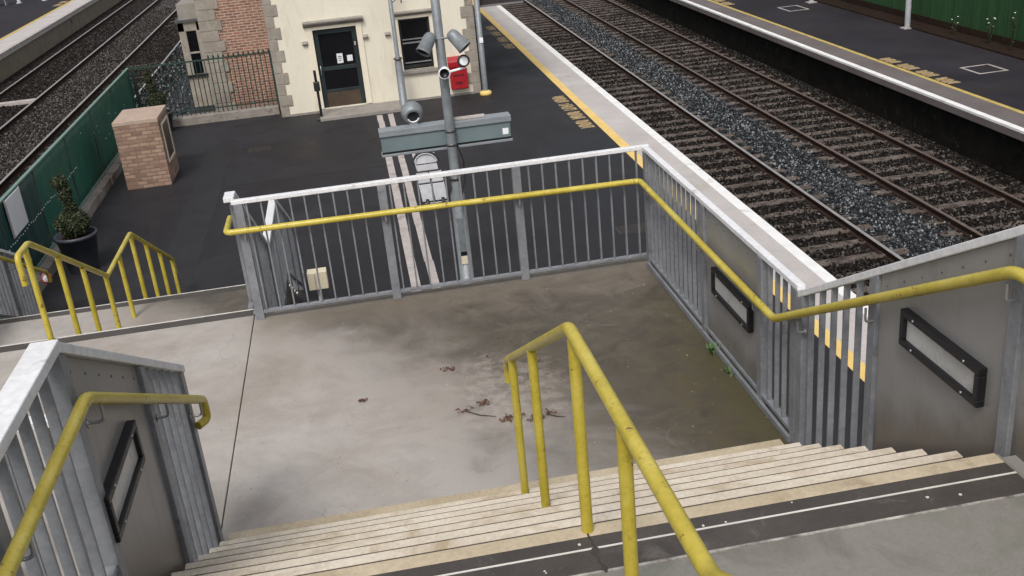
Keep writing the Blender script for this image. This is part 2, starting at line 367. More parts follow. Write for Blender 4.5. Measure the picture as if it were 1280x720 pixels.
def mat_stones(name):
    m, nt, b = _new(name); a = N(nt, 'ShaderNodeAttribute'); a.attribute_name = 'tone'
    L(nt, a.outputs['Color'], b.inputs['Base Color']); b.inputs['Roughness'].default_value = .9; b.inputs['Specular IOR Level'].default_value = .15; return m
M['stones'] = mat_stones('loose_stones')
def mat_leaf(name, dark, light):
    m, nt, b = _new(name); P = pos(nt)
    n = noise(nt, P, 60, 2, .6)
    L(nt, ramp(nt, n, [(.3, dark), (.7, light)]), b.inputs['Base Color']); b.inputs['Roughness'].default_value = .65
    return m
M['leaf'] = mat_leaf('topiary_leaf', (.008,.014,.004), (.035,.046,.014))
M['leaf_bright'] = mat_leaf('topiary_tip', (.03,.04,.012), (.06,.07,.022))
M['weed'] = mat_leaf('weed_leaf', (.05,.10,.03), (.10,.17,.06))

# ------------------------------------------------------------------ camera
cam = bpy.data.cameras.new('camera'); camo = bpy.data.objects.new('camera', cam); COL.objects.link(camo)
Rv = Vector((.9823437,-.1640888,-.08986501)); Uv = Vector((.14619001,.37351473,.91603233)); Fv = Vector((.11674474,.91299595,-.39090798))
mw = Matrix((Rv, Uv, -Fv)).transposed().to_4x4(); mw.translation = (0,0,6.3)
camo.matrix_world = mw
cam.sensor_width = 36; cam.lens = 36*1300/1280; cam.clip_start = .05; cam.clip_end = 2000
S.camera = camo

# ------------------------------------------------------------------ setting: ground, beds, platforms
def struct(name, mb, mat, kind='structure', **k):
    o = mb.build(name, mat, **k); o['kind'] = kind; return o

struct('ground', MB().box(-400,400,-200,600,-2.2,-1.6), M['terrain'])
# island platform (tarmac yard)
struct('platform_surface', MB().box(-5.83,5.47,-14,150,-1.5,0), M['tarmac'])
struct('platform_coping', MB().box(5.47,6.50,-14,150,-.22,.001), M['coping'])
struct('platform_edge_wall', MB().box(5.9,6.38,-14,150,-1.55,-.22), M['stone_dark'])
struct('painted_yellow_line', MB().box(5.45,5.66,-14,150,-.002,.005), M['line_yellow'])
struct('painted_white_line', MB().box(6.31,6.502,-14,150,-.10,.006), M['line_white'])
# right-hand track bed
struct('ballast_bed', MB().box(6.38,13.4,-14,150,-1.6,-1.145), M['ballast'])
# far platform
struct('far_platform_surface', MB().box(14.02,60,-14,150,-1.5,0), M['tarmac_far'])
struct('far_platform_coping', MB().box(13.17,14.02,-14,150,-.2,.001), M['coping_brown'])
struct('far_platform_wall', MB().box(13.36,13.9,-14,150,-1.55,-.2), M['stone_dark'])
struct('far_white_line', MB().box(13.165,13.32,-14,150,-.045,.006), M['line_white'])
struct('far_yellow_line', MB().box(13.94,14.06,-14,150,-.002,.005), M['line_yellow_dull'])
struct('planting_bed', MB().box(16.95,17.56,-14,150,-.1,.05), M['soil'])
# left-hand track bed and platform
struct('ballast_bed', MB().box(-13.3,-6.22,-14,150,-1.6,-.155).box(-6.22,-4.9,29.95,150,-1.6,-.02), M['ballast_left'])
struct('raised_platform_surface', MB().box(-60,-14.2,-14,150,-1.5,.79), M['tarmac_far'])
struct('raised_platform_coping', MB().box(-14.2,-13.06,-14,150,.60,.791), M['coping'])
struct('raised_platform_wall', MB().box(-13.9,-13.14,-14,150,-1.5,.60), M['wall_tan'])
struct('raised_white_line', MB().box(-13.22,-13.055,-14,150,.70,.797), M['worn_white'])
struct('raised_yellow_line', MB().box(-14.36,-14.18,-14,150,.788,.796), M['line_yellow_dull'])
# reinstated strips and drain covers in the yard
struct('tarmac_patch', MB().box(-3.9,-3.25,17.2,26.6,-.001,.003), M['patch'])
struct('tarmac_patch', MB().box(-3.2,.3,22.6,23.5,-.001,.003), M['patch'])
struct('tarmac_patch', MB().box(2.0,4.6,19.2,21.1,-.001,.003), M['patch'])
for x, y in ((-2.6,25.6),(2.6,24.2),(4.3,16.5)):
    mb = MB().box(x-.27,x+.27,y-.2,y+.2,-.001,.004)
    for k in range(7): mb.box(x-.23,x+.23,y-.17+k*.052,y-.145+k*.052,.0041,.009)
    struct('drain_cover', mb, M['patch_dark'])
# pale painted walkway lines on the yard, flat stone margin
for x0, x1, y0, y1 in ((.37,.52,14.4,27.6), (.66,.80,14.4,27.6), (.98,1.06,21.6,23.4)):
    mb = MB(); y = y0
    while y < y1:
        d = min(random.uniform(1.6,2.2), y1-y)
        j = random.uniform(-.012,.012)
        mb.box(x0+j, x1+j, y, y+d-.012, -.002, .006); y += d
    struct('walkway_line', mb, M['worn_white'])
# worn yellow lettering along the platform edges, blocks of strokes
def word_block(x0, x1, y0, y1, z=.005):
    mb = MB(); n = random.choice((4,5,5)); w = (y1-y0)/n
    for k in range(n):
        a = y0 + k*w + .012; b = y0 + (k+1)*w - .03
        mb.box(x0, x1, a, a+.04, z-.006, z)
        mb.box(x0 if k % 2 else x1-.05, x0+.05 if k % 2 else x1, a+.041, b, z-.006, z)
        if k % 3: mb.box((x0+x1)/2-.025, (x0+x1)/2+.025, a+.041, b, z-.006, z)
        mb.box(x0+.055, x1-.055, b-.03, b+.01, z-.006, z)
    return struct('platform_lettering', mb, M['worn_yellow'])
for y in (23.55, 24.5, 25.45, 26.4): word_block(5.02, 5.36, y, y+.78)
for y in (35.0, 36.4, 37.8, 39.2): word_block(5.08, 5.38, y, y+1.0)
for y in (23.2, 24.15, 25.1, 26.05): word_block(14.10, 14.44, y, y+.72)
for y in (38.5, 39.5, 40.5): word_block(14.10, 14.44, y, y+.75)
for y in (44.2, 45.4, 58., 59.2): word_block(-14.85, -14.45, y, y+.9, .796)
def outline(x0, x1, y0, y1, w=.06, z=.005):
    mb = MB().box(x0,x1,y0,y0+w,-.001,z).box(x0,x1,y1-w,y1,-.001,z).box(x0,x0+w,y0+w,y1-w,-.001,z).box(x1-w,x1,y0+w,y1-w,-.001,z)
    struct('access_cover_outline', mb, M['worn_white'])
outline(15.25, 16.05, 23.75, 24.65); outline(15.35, 16.1, 35.6, 36.7)

# loose stones on the beds
def stones(name, zones, seed):
    r = np.random.default_rng(seed)
    base = np.array([(1,0,0),(-1,0,0),(0,1,0),(0,-1,0),(0,0,1),(0,0,-1)], float)
    tri = np.array([(0,2,4),(2,1,4),(1,3,4),(3,0,4),(2,0,5),(1,2,5),(3,1,5),(0,3,5)])
    Vs, Cs = [], []
    for (x0,x1,y0,y1,z,n,s0,s1,pal) in zones:
        t = r.random(n); y = y0 + (y1-y0)*t**1.35
        p = np.stack([r.uniform(x0,x1,n), y, np.full(n,z) + r.uniform(-.004,.022,n)], 1)
        sz = r.uniform(s0,s1,(n,1,1))*r.uniform(.6,1.35,(n,1,3))
        if x1-x0 > 1.6 and x0 > 0: p[:,0] = (x0+x1)/2 + r.normal(0,.36,n)
        v = base[None]*sz + r.normal(0,.12,(n,6,3))*sz
        a = r.uniform(0,6.28,n); c, s = np.cos(a)[:,None], np.sin(a)[:,None]
        v = np.stack([v[:,:,0]*c - v[:,:,1]*s, v[:,:,0]*s + v[:,:,1]*c, v[:,:,2]], 2) + p[:,None]
        Vs.append(v.reshape(-1,3))
        pal = np.array(pal); k = r.random(n); i = np.clip((k**1.3*len(pal)).astype(int),0,len(pal)-1)
        c = pal[i]*r.uniform(.8,1.25,(n,1)); Cs.append(np.repeat(c,6,0))
    V = np.concatenate(Vs); C = np.concatenate(Cs); n = len(V)//6
    F = (tri[None] + (np.arange(n)*6)[:,None,None]).reshape(-1,3)
    me = bpy.data.meshes.new(name); me.vertices.add(len(V)); me.vertices.foreach_set('co', V.ravel())
    me.loops.add(F.size); me.loops.foreach_set('vertex_index', F.ravel().astype(np.int32))
    me.polygons.add(len(F)); me.polygons.foreach_set('loop_start', np.arange(0,F.size,3,dtype=np.int32))
    me.update(calc_edges=True)
    at = me.attributes.new('tone','FLOAT_COLOR','POINT'); at.data.foreach_set('color', np.concatenate([C,np.ones((len(C),1))],1).ravel())
    me.materials.append(M['stones']); o = bpy.data.objects.new(name, me); COL.objects.link(o); o['kind'] = 'stuff'; return o
PB = [(0.0122,0.0136,0.0163),(0.0204,0.0231,0.0265),(0.0326,0.0360,0.0401),(0.0510,0.0551,0.0598),(0.0884,0.0932,0.0986),(0.2040,0.2108,0.2176)]
PD = [(0.0058,0.0044,0.0039),(0.0098,0.0073,0.0064),(0.0147,0.0113,0.0098),(0.0225,0.0181,0.0156),(0.0392,0.0333,0.0294),(0.0930,0.0857,0.0783)]
PL = [(0.0153,0.0122,0.0104),(0.0275,0.0226,0.0195),(0.0428,0.0367,0.0318),(0.0673,0.0593,0.0526),(0.1163,0.1071,0.0979)]
zb = -1.145
stones('ballast_stones', [(9.0,10.7,12,48,zb,15000,.022,.042,PB), (7.35,8.8,12,45,zb,12000,.022,.04,PD), (6.5,7.2,14,40,zb,1800,.02,.04,PD),
        (10.85,12.35,14,50,zb,14000,.022,.04,PD), (12.55,13.3,16,50,zb,3000,.02,.04,PD)], 3)
stones('ballast_stones', [(-10.4,-8.9,25,60,-.155,9000,.025,.045,PL), (-12.05,-10.65,32,60,-.155,2500,.02,.04,PD), (-8.6,-7.2,30,60,-.155,3000,.02,.04,PD),
        (-7.0,-4.95,30.1,45,-.02,3500,.025,.045,PB)], 5)

# ------------------------------------------------------------------ railway tracks
def rail_mb(x, ztop, y0, y1):
    h = .15; z0 = ztop-h
    P = [(-.07,z0),(.07,z0),(.07,z0+.012),(.012,z0+.03),(.012,z0+h-.045),(.036,z0+h-.036),(.036,z0+h-.008),(.028,ztop),(-.028,ztop),(-.036,z0+h-.008),(-.036,z0+h-.036),(-.012,z0+h-.045),(-.012,z0+.03),(-.07,z0+.012)]
    mb = MB().prism([(x+a,b) for a,b in P],'y',y0,y1)
    mb.m[2+7] = 1; mb.m[2+6] = 1; mb.m[2+8] = 1
    return mb
def track(xa, xb, ztop, y0, ys0, ny, pitch, label, dull=False, zs=None):
    t = empty('railway_track', ((xa+xb)/2, y0, ztop-.16), label, 'railway track', 'railway tracks through the station')
    for x in (xa, xb): rail_mb(x, ztop, y0, 140).build('rail', [M['rust_rail'], M['rail_top_dull' if dull else 'rail_top']], t)
    zt = ztop-.126 if zs is None else zs; xm = (xa+xb)/2
    s = MB().hexa([(xm-1.3,ys0,zt-.14),(xm+1.3,ys0,zt-.14),(xm+1.3,ys0+.25,zt-.14),(xm-1.3,ys0+.25,zt-.14)],
                  [(xm-1.29,ys0+.015,zt),(xm+1.29,ys0+.015,zt),(xm+1.29,ys0+.235,zt),(xm-1.29,ys0+.235,zt)]).build('sleeper', M['sleeper'], t, bevel=.012)
    o0 = ORI[s]
    for k in range(1, ny): cp(s, (o0.x+random.uniform(-.02,.02), o0.y+k*pitch+random.uniform(-.03,.03), o0.z+random.choice((-.016,-.008,0,.004,.008))), t)
    # fastenings
    c = MB()
    for k in range(ny):
        for x in (xa, xb):
            for sx in (-1, 1): c.box(x+sx*.09-.035, x+sx*.09+.035, ys0+k*pitch+.08, ys0+k*pitch+.17, zt-.005, zt+.03)
    c.build('rail_clips', M['rust_rail'], t)['kind'] = 'stuff'
    return t
track(7.27, 8.94, -.99, 8, 12.2, 76, .68, 'railway track beside the near platform edge with one bright rail and exposed concrete sleepers')
track(10.77, 12.44, -.99, 8, 14.0, 80, .68, 'railway track under the dark wall of the far platform with two rusty rails', True)
track(-8.73, -7.06, 0., 16, 26, 60, .68, 'railway track running right along the back of the green sheeted fence', False, -.16)
track(-12.2, -10.53, 0., 16, 30, 60, .68, 'railway track in a dark dirty bed under the tan platform wall', False, -.165)
o = MB().box(-12.1,-10.62,36.45,36.75,-.16,-.05).build('cable_cover', M['worn_white'], bevel=.01)
tag(o, 'pale flat cable cover lying crosswise between the rails of the track by the tan wall', 'cable cover')

# ------------------------------------------------------------------ concrete stairs
RISE, GO = .17, .30
Y0, Z0 = 3.68, 3.56                        # nosing line of the upper landing
XL, XR = -1.30, 2.61
st = empty('footbridge_stairs', (0.7, 4.5, 0), 'concrete footbridge stairs with beige step nosings, two landings and a lower flight to the platform', 'stairs')
def landing(x0, x1, y0, y1, z, mat, th=.25): return MB().box(x0,x1,y0,y1,z-th,z).build('landing', mat, st, bevel=.006)
up = landing(-1.31, 2.62, 1.995, Y0, Z0, M['upper_landing'])
MB().box(-1.45,-1.312,1.9,3.66,Z0-.3,Z0-.012).build('edge_beam', M['support'], st); MB().box(2.622,2.80,1.9,3.66,Z0-.3,Z0-.012).build('edge_beam', M['support'], st)
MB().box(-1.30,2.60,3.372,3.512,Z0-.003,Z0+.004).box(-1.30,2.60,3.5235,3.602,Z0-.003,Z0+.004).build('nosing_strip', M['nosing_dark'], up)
MB().box(-1.30,2.60,3.5125,3.523,Z0-.003,Z0+.0055).build('groove_line', M['edge_white'], up)
MB().box(-1.30,2.60,3.6025,Y0+.004,Z0-.045,Z0+.0045).build('nosing', M['nosing_tan'], up, bevel=.003)
mb = MB(); x = -1.3
while x < 2.59:                                                     # irregular worn seal at the back of the strip
    d = min(random.uniform(.06,.3), 2.6-x)
    mb.box(x, x+d, 3.362-random.uniform(0,.006), 3.3715, Z0-.003, Z0+.0045); x += d
mb.build('worn_seal', M['edge_worn'], up)
mb = MB()
for _ in range(10):
    x, y, r = random.uniform(-1.2,2.5), random.choice((random.uniform(3.385,3.50),random.uniform(3.53,3.60))), random.uniform(.003,.009)
    mb.prism([(x+r*math.cos(t)*random.uniform(.6,1.6), y+r*math.sin(t)) for t in [k*1.05 for k in range(6)]], 'z', Z0+.003, Z0+.0062)
mb.build('grit', M['edge_white'], up)['kind'] = 'stuff'
# black crack across the strip: one jagged sliver
pl = []; pr_ = []; y = 3.355; k = 0
while y < 3.64:
    w_ = random.uniform(.003,.007) + (.012 if k == 1 or 6 <= k <= 7 else 0); jx = .69 + random.uniform(-.007,.007) + (.006 if k < 3 else 0)
    pl.append((jx-w_, y)); pr_.append((jx+w_, y)); y += .022; k += 1
MB().prism(pl + pr_[::-1], 'z', Z0+.003, Z0+.0072).build('crack', M['gap'], up)
def step(y0, y1, z, xa, xb, th=.34, strip=True, mat='nosing_beige', sw=.066):
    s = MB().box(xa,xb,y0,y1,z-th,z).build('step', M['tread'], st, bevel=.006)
    if strip: MB().box(xa+.001,xb-.001,y1-sw,y1+.004,z-.045,z+.004).build('nosing', M[mat], s, bevel=.003)
    return s
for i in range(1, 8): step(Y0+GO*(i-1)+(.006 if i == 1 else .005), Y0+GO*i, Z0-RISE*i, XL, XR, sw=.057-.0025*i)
ZL = 2.2; Y8 = Y0+GO*7
MB().box(XL+.001,XR-.001,Y8+.006,Y8+.335,ZL-.01,ZL+.004).build('nosing', M['nosing_tan'], st)
ld = landing(-1.356, 2.80, Y8+.005, 9.87, ZL, M['landing'])
ll = landing(-5.45, -1.364, 5.7, 9.86, ZL, M['landing'])
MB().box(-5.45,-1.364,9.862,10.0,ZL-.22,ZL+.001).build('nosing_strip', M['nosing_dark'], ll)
MB().box(-5.45,-1.364,10.0015,10.018,ZL-.03,ZL+.005).build('nosing_edge', M['edge_white'], ll)
MB().box(-1.3635,-1.3565,5.8,9.86,ZL-.2,ZL-.02).build('joint_filler', M['gap'], ld)
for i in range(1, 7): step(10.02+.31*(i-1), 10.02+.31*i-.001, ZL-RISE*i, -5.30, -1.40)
ZL2 = ZL-RISE*7                                                    # 1.01
l2 = landing(-5.45, -1.364, 10.02+.31*6+.001, 13.70, ZL2, M['landing'])
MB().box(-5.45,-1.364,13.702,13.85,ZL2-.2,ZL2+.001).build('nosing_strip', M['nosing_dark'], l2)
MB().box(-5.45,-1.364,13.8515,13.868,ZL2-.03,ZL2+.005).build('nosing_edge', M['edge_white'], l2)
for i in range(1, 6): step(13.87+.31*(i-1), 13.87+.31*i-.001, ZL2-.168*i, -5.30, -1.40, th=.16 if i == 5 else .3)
for i in range(1, 11): step(1.993-GO*i, 1.993-GO*(i-1)-.001, Z0+RISE*i, XL, XR, strip=True)      # upper flight behind the camera
# supports under the stairs
MB().box(-1.2,2.6,3.8,4.1,0,2.9).box(-1.25,2.6,8.9,9.2,0,1.95).box(-5.2,-1.6,9.2,9.5,0,1.95).box(-5.2,-1.6,12.9,13.2,0,ZL2-.25).build('support_wall', M['support'], st)

# ------------------------------------------------------------------ balustrades
BALG = 'grey steel balustrades round the stairs and landings'
LEN_CACHE = {}
def run(par, axis, c, a0, a1, zf0, zf1, H, posts, panels=(), pitch=.133, capw=.10, low=.06, foot=0., dp=.017, capth=.05):
    """one straight run. zf0/zf1: walking level at a0/a1; H: height of the cap above it"""
    zf = lambda a: zf0 + (zf1-zf0)*(a-a0)/(a1-a0)
    def P(a, off, z): return (c+off, a, z) if axis == 'y' else (a, c+off, z)
    def bar(b0, b1, off0, off1, zl, zh):
        lo = [P(b0,off0,zl(b0)),P(b1,off0,zl(b1)),P(b1,off1,zl(b1)),P(b0,off1,zl(b0))]
        hi = [P(b0,off0,zh(b0)),P(b1,off0,zh(b1)),P(b1,off1,zh(b1)),P(b0,off1,zh(b0))]
        return lo, hi
    MB().hexa(*bar(a0,a1,-capw/2,capw/2,lambda a: zf(a)+H-capth,lambda a: zf(a)+H)).build('top_rail', M['steel_cap'], par, bevel=.006)
    MB().hexa(*bar(a0,a1,-.025,.025,lambda a: zf(a)+low,lambda a: zf(a)+low+.03)).build('bottom_rail', M['steel'], par, bevel=.003)
    for p in posts:
        MB().hexa(*bar(p-.042,p+.042,-.034,.034,lambda a: zf(p)+foot,lambda a: zf(a)+H-capth-.001)).build('post', M['steel'], par, bevel=.004)
    for (b0,b1) in panels:
        pm = MB().hexa(*bar(b0,b1,-.008,.008,lambda a: zf(a)+low+.032,lambda a: zf(a)+H-capth-.002))
        side = -1 if c > 0 else 1
        n = max(3, int((b1-b0)/.16))
        def bolt(a, z, r): pm.lathe(P(a, side*.0075, zf(a)+z), [(r,0),(r,.003),(r*.5,.005),(0,.005)], 8, 1, axis=(side,0,0))
        for k in range(n): bolt(b0+.07+(b1-b0-.14)*k/(n-1), H-.125, .0065)
        for k in range(1, 5): bolt(b0+.035, .1+(H-.2)*k/5, .0065)
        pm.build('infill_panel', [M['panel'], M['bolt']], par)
    n = int(round((a1-a0)/pitch)); key = (round((zf1-zf0)/(a1-a0),3), axis, H, low, dp)
    for k in range(1, n):
        a = a0 + (a1-a0)*k/n
        if any(abs(a-p) < .06 for p in posts) or any(b0-.02 < a < b1+.02 for b0,b1 in panels): continue
        if key not in LEN_CACHE:
            o = MB().hexa(*bar(a-.0075,a+.0075,-dp,dp,lambda q: zf(a)+low+.032,lambda q: zf(q)+H-capth-.0005)).build('baluster', M['steel'], par, bevel=.002)
            LEN_CACHE[key] = (o, ORI[o].z-zf(a))
        else:
            o, dz = LEN_CACHE[key]; cp(o, P(a,0,zf(a)+dz), par)

def lightbox(x, y0, y1, z0, z1, side, par, label):
    """black framed wall light, recessed frosted lens"""
    xs = sorted((x, x+side*.045))
    fr = MB(); w = .04
    fr.box(xs[0],xs[1],y0,y1,z1-w,z1).box(xs[0],xs[1],y0,y1,z0,z0+w).box(xs[0],xs[1],y0,y0+w,z0+w,z1-w).box(xs[0],xs[1],y1-w,y1,z0+w,z1-w)
    f = fr.build('light_frame', M['black'], par, bevel=.006, label=label)
    xl = sorted((x+side*.002, x+side*.022))
    MB().box(xl[0],xl[1],y0+w,y1-w,z0+w,z1-w).build('light_lens', M['lens'], f)
    mb = MB()
    for yy in (y0+.13, y1-.13):
        for zz in (z0+.02, z1-.02): mb.lathe((x+side*.045,yy,zz), [(.008,0),(.008,.004),(0,.005)], 8, axis=(side,0,0))
    mb.build('screws', M['bracket'], f)
H = 1.245
b1 = empty('balustrade', (.7,9.75,ZL), 'long grey railing with thin bars along the far edge of the wide landing', 'balustrade', BALG)
run(b1, 'x', 9.75, -1.35, 2.75, ZL, ZL, H, (-1.29,.075,1.395), pitch=.136, capw=.06, capth=.042)
b2 = empty('balustrade', (2.7,8,ZL), 'grey balustrade of bars and solid panels down the right side of the stairs and landing', 'balustrade', BALG)
run(b2, 'y', 2.7, 6.0, 9.70, ZL, ZL, H, (6.045,6.66,7.93,9.655), ((6.71,7.88),), pitch=.131, foot=-.1, capw=.06, capth=.042)
MB().box(2.64,2.665,6.05,9.62,ZL+.004,ZL+.05).build('kick_plate', M['steel'], b2)
run(b2, 'y', 2.7, 3.6, 5.998, Z0-.0, Z0-(5.998-3.6)*.548, 1.16, (3.74,4.99,5.955), ((3.602,4.945),), pitch=.155, foot=-.35, low=-.33, capw=.06, dp=.02)
run(b2, 'y', 2.7, 1.9, 3.598, Z0, Z0, 1.16, (1.95,), ((2.0,3.595),), low=-.2, foot=-.3, capw=.06)
lightbox(2.691, 3.92, 4.65, 3.655, 3.865, -1, b2, 'black framed wall light on the stair panel')
lightbox(2.691, 6.82, 7.66, 2.715, 2.945, -1, b2, 'black framed wall light low on the landing panel')
b3 = empty('balustrade', (-1.35,4.5,ZL), 'grey balustrade with wide pale cap and solid panel at the left side of the stairs', 'balustrade', BALG)
run(b3, 'y', -1.35, 3.93, 6.0, Z0-.05, Z0-.05-(6.0-3.93)*.548, 1.17, (3.975,5.09,5.955), ((4.02,5.045),), pitch=.15, foot=-.35, low=-.3, capw=.09, dp=.024)
run(b3, 'y', -1.35, 1.9, 3.928, Z0-.04, Z0-.04, 1.17, (1.95,3.0), (), pitch=.15, capw=.11, dp=.022)
lightbox(-1.341, 3.90+.07, 4.66, 3.685, 3.915, 1, b3, 'black framed wall light on the left stair panel')
b4 = empty('balustrade', (-1.38,12.5,ZL2), 'grey balustrade stepping down the right side of the lower flight behind the landing railing', 'balustrade', BALG)
b5 = empty('balustrade', (-5.35,12.5,ZL2), 'grey slatted balustrade on the left of the lower flight near the white fence board', 'balustrade', BALG)
for b, x in ((b4,-1.38),(b5,-5.38)):
    run(b, 'y', x, 9.84, 10.05, ZL+.02, ZL+.02, 1.23, (), pitch=.14)
    run(b, 'y', x, 10.052, 12.1, ZL+.1, ZL2+.0, 1.15, (11.0,12.04), pitch=.14, foot=-.3, low=-.12, dp=.024)
    run(b, 'y', x, 12.102, 13.95, ZL2, ZL2, 1.15, (13.0,), pitch=.14, dp=.024)
    run(b, 'y', x, 13.952, 16.0, ZL2, ZL2-2.048*.50, 1.15, (14.0,15.0,15.95), pitch=.14, foot=-.1, dp=.024)
b6 = empty('balustrade', (-3.4,5.75,ZL), 'grey railing closing the near end of the left part of the landing', 'balustrade', BALG)
run(b6, 'x', 5.78, -5.4, -1.42, ZL, ZL, H, (-5.35,-4,-2.7,-1.47), pitch=.136)

# ------------------------------------------------------------------ yellow handrails
HG = 'yellow painted handrails on the stairs'
YM = M['yellow']
def hook(p, wall, par):
    """small L bracket from under the rail to the wall/post"""
    p = Vector(p); w = Vector(wall); q = p + Vector((0,0,-.105)); w = Vector((w.x,w.y,q.z))
    MB().tube(bend([p+Vector((0,0,-.02)), q, w], .03, 4), .0075, 8).lathe(w, [(.0,0),(.022,.0),(.022,.006),(0,.006)], 10, axis=(w-q).normalized()).build('bracket', M['bracket'], par)
h1 = empty('handrail', (2.62,6,ZL), 'long yellow handrail from the right stair side round the landing to the far railing', 'handrail', HG)
path = [(2.62,1.9,4.45),(2.62,3.70,4.45),(2.62,6.27,3.09),(2.62,9.66,3.11),(-1.44,9.66,3.16),(-1.44,10.12,3.16)]
MB().tube(bend(path,.06,6), .029, 14).build('rail', YM, h1)
for p, w in (((2.62,5.87,3.27),(2.668,5.87,0)),((2.62,4.97,3.75),(2.668,4.97,0)),((2.62,3.74,4.40),(2.668,3.74,0)),((2.62,6.66,3.09),(2.668,6.66,0)),((2.62,7.93,3.10),(2.668,7.93,0)),
             ((2.62,9.5,3.11),(2.69,9.5,0)),((1.395,9.66,3.125),(1.395,9.718,0)),((.075,9.66,3.14),(.075,9.718,0)),((-1.27,9.66,3.16),(-1.27,9.718,0))): hook(p, w, h1)
h2 = empty('handrail', (-1.25,4,ZL), 'thick yellow handrail on the left stair panel ending in a downward hook', 'handrail', HG)
MB().tube(bend([(-1.25,1.2,4.44),(-1.25,3.90,4.43),(-1.25,6.04,3.27),(-1.25,6.04,3.13),(-1.30,5.965,3.13)],.05,6), .027, 14).build('rail', YM, h2)
for y, z in ((4.06,4.34),(5.12,3.77),(5.92,3.33)): hook((-1.25,y,z), (-1.316,y,0), h2)
hook((-1.25,3.0,4.43), (-1.316,3.0,0), h2)
h3 = empty('handrail', (.69,4,ZL), 'freestanding yellow handrail on four posts in the middle of the stairs', 'handrail', HG)
MB().tube(bend([(.69,-.2,5.83),(.69,2.03,4.57),(.69,3.72,4.50),(.69,5.97,3.25),(.69,6.03,3.16),(.69,6.03,3.06)],.05,6), .027, 14).build('rail', YM, h3)
for y, zt, zb in ((5.745,3.37,Z0-RISE*7),(4.84,3.86,Z0-RISE*4),(3.645,4.48,Z0),(2.88,4.53,Z0)):
    MB().tube([(.69,y,zb+.002),(.69,y,zt)], .026, 12).build('post', YM, h3)
h4 = empty('handrail', (-3.36,13,ZL2), 'yellow handrail with many posts zigzagging down the middle of the lower flight', 'handrail', HG)
MB().tube(bend([(-3.36,9.72,2.90),(-3.36,9.72,3.19),(-3.36,10.1,3.19),(-3.36,12.5,1.90),(-3.36,14.1,1.90),(-3.36,16.4,.66),(-3.36,16.45,.40)],.06,6), .03, 12).build('rail', YM, h4)
for y, zt, zb in ((9.98,3.17,ZL),(10.85,2.76,ZL-RISE*3),(11.6,2.36,ZL-RISE*6),(12.42,1.92,ZL2),(13.25,1.88,ZL2),(14.1,1.88,ZL2-.168),(14.85,1.48,.34),(15.6,1.06,0),(16.35,.66,0)):
    MB().tube([(-3.36,y,zb),(-3.36,y,zt)], .03, 12).build('post', YM, h4)
h5 = empty('handrail', (-5.25,13,ZL2), 'yellow wall handrail with looped end low on the left balustrade of the lower flight', 'handrail', HG)
MB().tube(bend([(-5.25,10.0,3.13),(-5.25,12.2,1.95),(-5.25,14.0,1.95),(-5.25,16.25,.78),(-5.25,16.30,.60)],.06,6), .028, 12).build('rail', YM, h5)
for y, z in ((11,2.6),(13,1.95),(15,1.43),(15.95,.94)): hook((-5.25,y,z), (-5.345,y,0), h5)
o = MB().lathe((-5.30,16.32,.66), [(0,0),(.085,0),(.085,.012),(0,.012)], 20, axis=(.3,-1,.35)).lathe((-5.2965,16.3085,.664), [(.06,0),(.084,0),(.084,.004),(.06,.004)], 20, 1, axis=(.3,-1,.35)).build('round_sign', [M['paper'], M['red']])
tag(o, 'small round white sign with red ring beside the left lower balustrade', 'sign')

# ------------------------------------------------------------------ debris on the landing
def litter(name, spots, mat, label_kind):
    V = MB()
    for (x,y,r,n) in spots:
        for _ in range(n):
            a = random.uniform(0,6.28); d = r*random.random()**.7
            px, py = x+math.cos(a)*d*1.5, y+math.sin(a)*d; s = random.uniform(.006,.02); t = random.uniform(0,6.28)
            u = Vector((math.cos(t),math.sin(t),random.uniform(-.25,.4)))*s; w = Vector((-math.sin(t),math.cos(t),random.uniform(-.3,.3)))*s*.55
            c = Vector((px,py,ZL+.009+random.uniform(0,.006)))
            V.add([c-u, c+w+Vector((0,0,.004)), c+u, c-w], [(0,1,2,3)])
    o = V.build(name, mat, fixn=False); o['kind'] = 'stuff'
litter('leaf_litter', [(.40,8.01,.045,34),(.62,7.32,.05,40),(.45,7.26,.06,20),(.80,7.02,.07,70),(.98,6.96,.05,50),(1.1,6.99,.03,12),(-.33,7.68,.03,22),(.8,8.3,.25,6)], M['leaf_dead'], '')
tw = empty('dead_twig', (1.0,7.0,ZL), 'thin dead twigs lying on the landing behind the central handrail', 'twig')
mb = MB()
for pts in ([(.46,7.24),(.56,7.14),(.68,7.08)], [(1.08,6.98),(1.14,6.93),(1.20,6.90)], [(1.08,7.08),(1.09,7.02),(1.085,6.98)]):
    mb.tube([(a,b,ZL+.008) for a,b in pts], [.0045]*(len(pts)-1)+[.002], 6)
mb.build('stem', M['twig'], tw)
def weed(x, y, z, n, h, label):
    mb = MB()
    for _ in range(n):
        a = random.uniform(0,6.28); l = h*random.uniform(.5,1.1); w = .012
        d = Vector((math.cos(a)*.5,math.sin(a)*.5,1)).normalized(); sd = Vector((-math.sin(a),math.cos(a),0))*w
        b = Vector((x+random.uniform(-.03,.03),y+random.uniform(-.05,.05),z))
        mb.add([b-sd*.4,b+d*l*.5-sd,b+d*l+Vector((math.cos(a),math.sin(a),-.2))*l*.2,b+d*l*.5+sd,b+sd*.4], [(0,1,2,3,4)])
    return tag(mb.build('weed', M['weed'], fixn=False), label, 'weed', 'weeds growing at the foot of the right balustrade')
weed(2.62, 7.55, ZL, 18, .10, 'larger green weed tuft at the foot of the panel below the landing light')
weed(2.63, 7.15, ZL, 10, .07, 'smaller green weed sprig nearer the stairs at the foot of the panel')

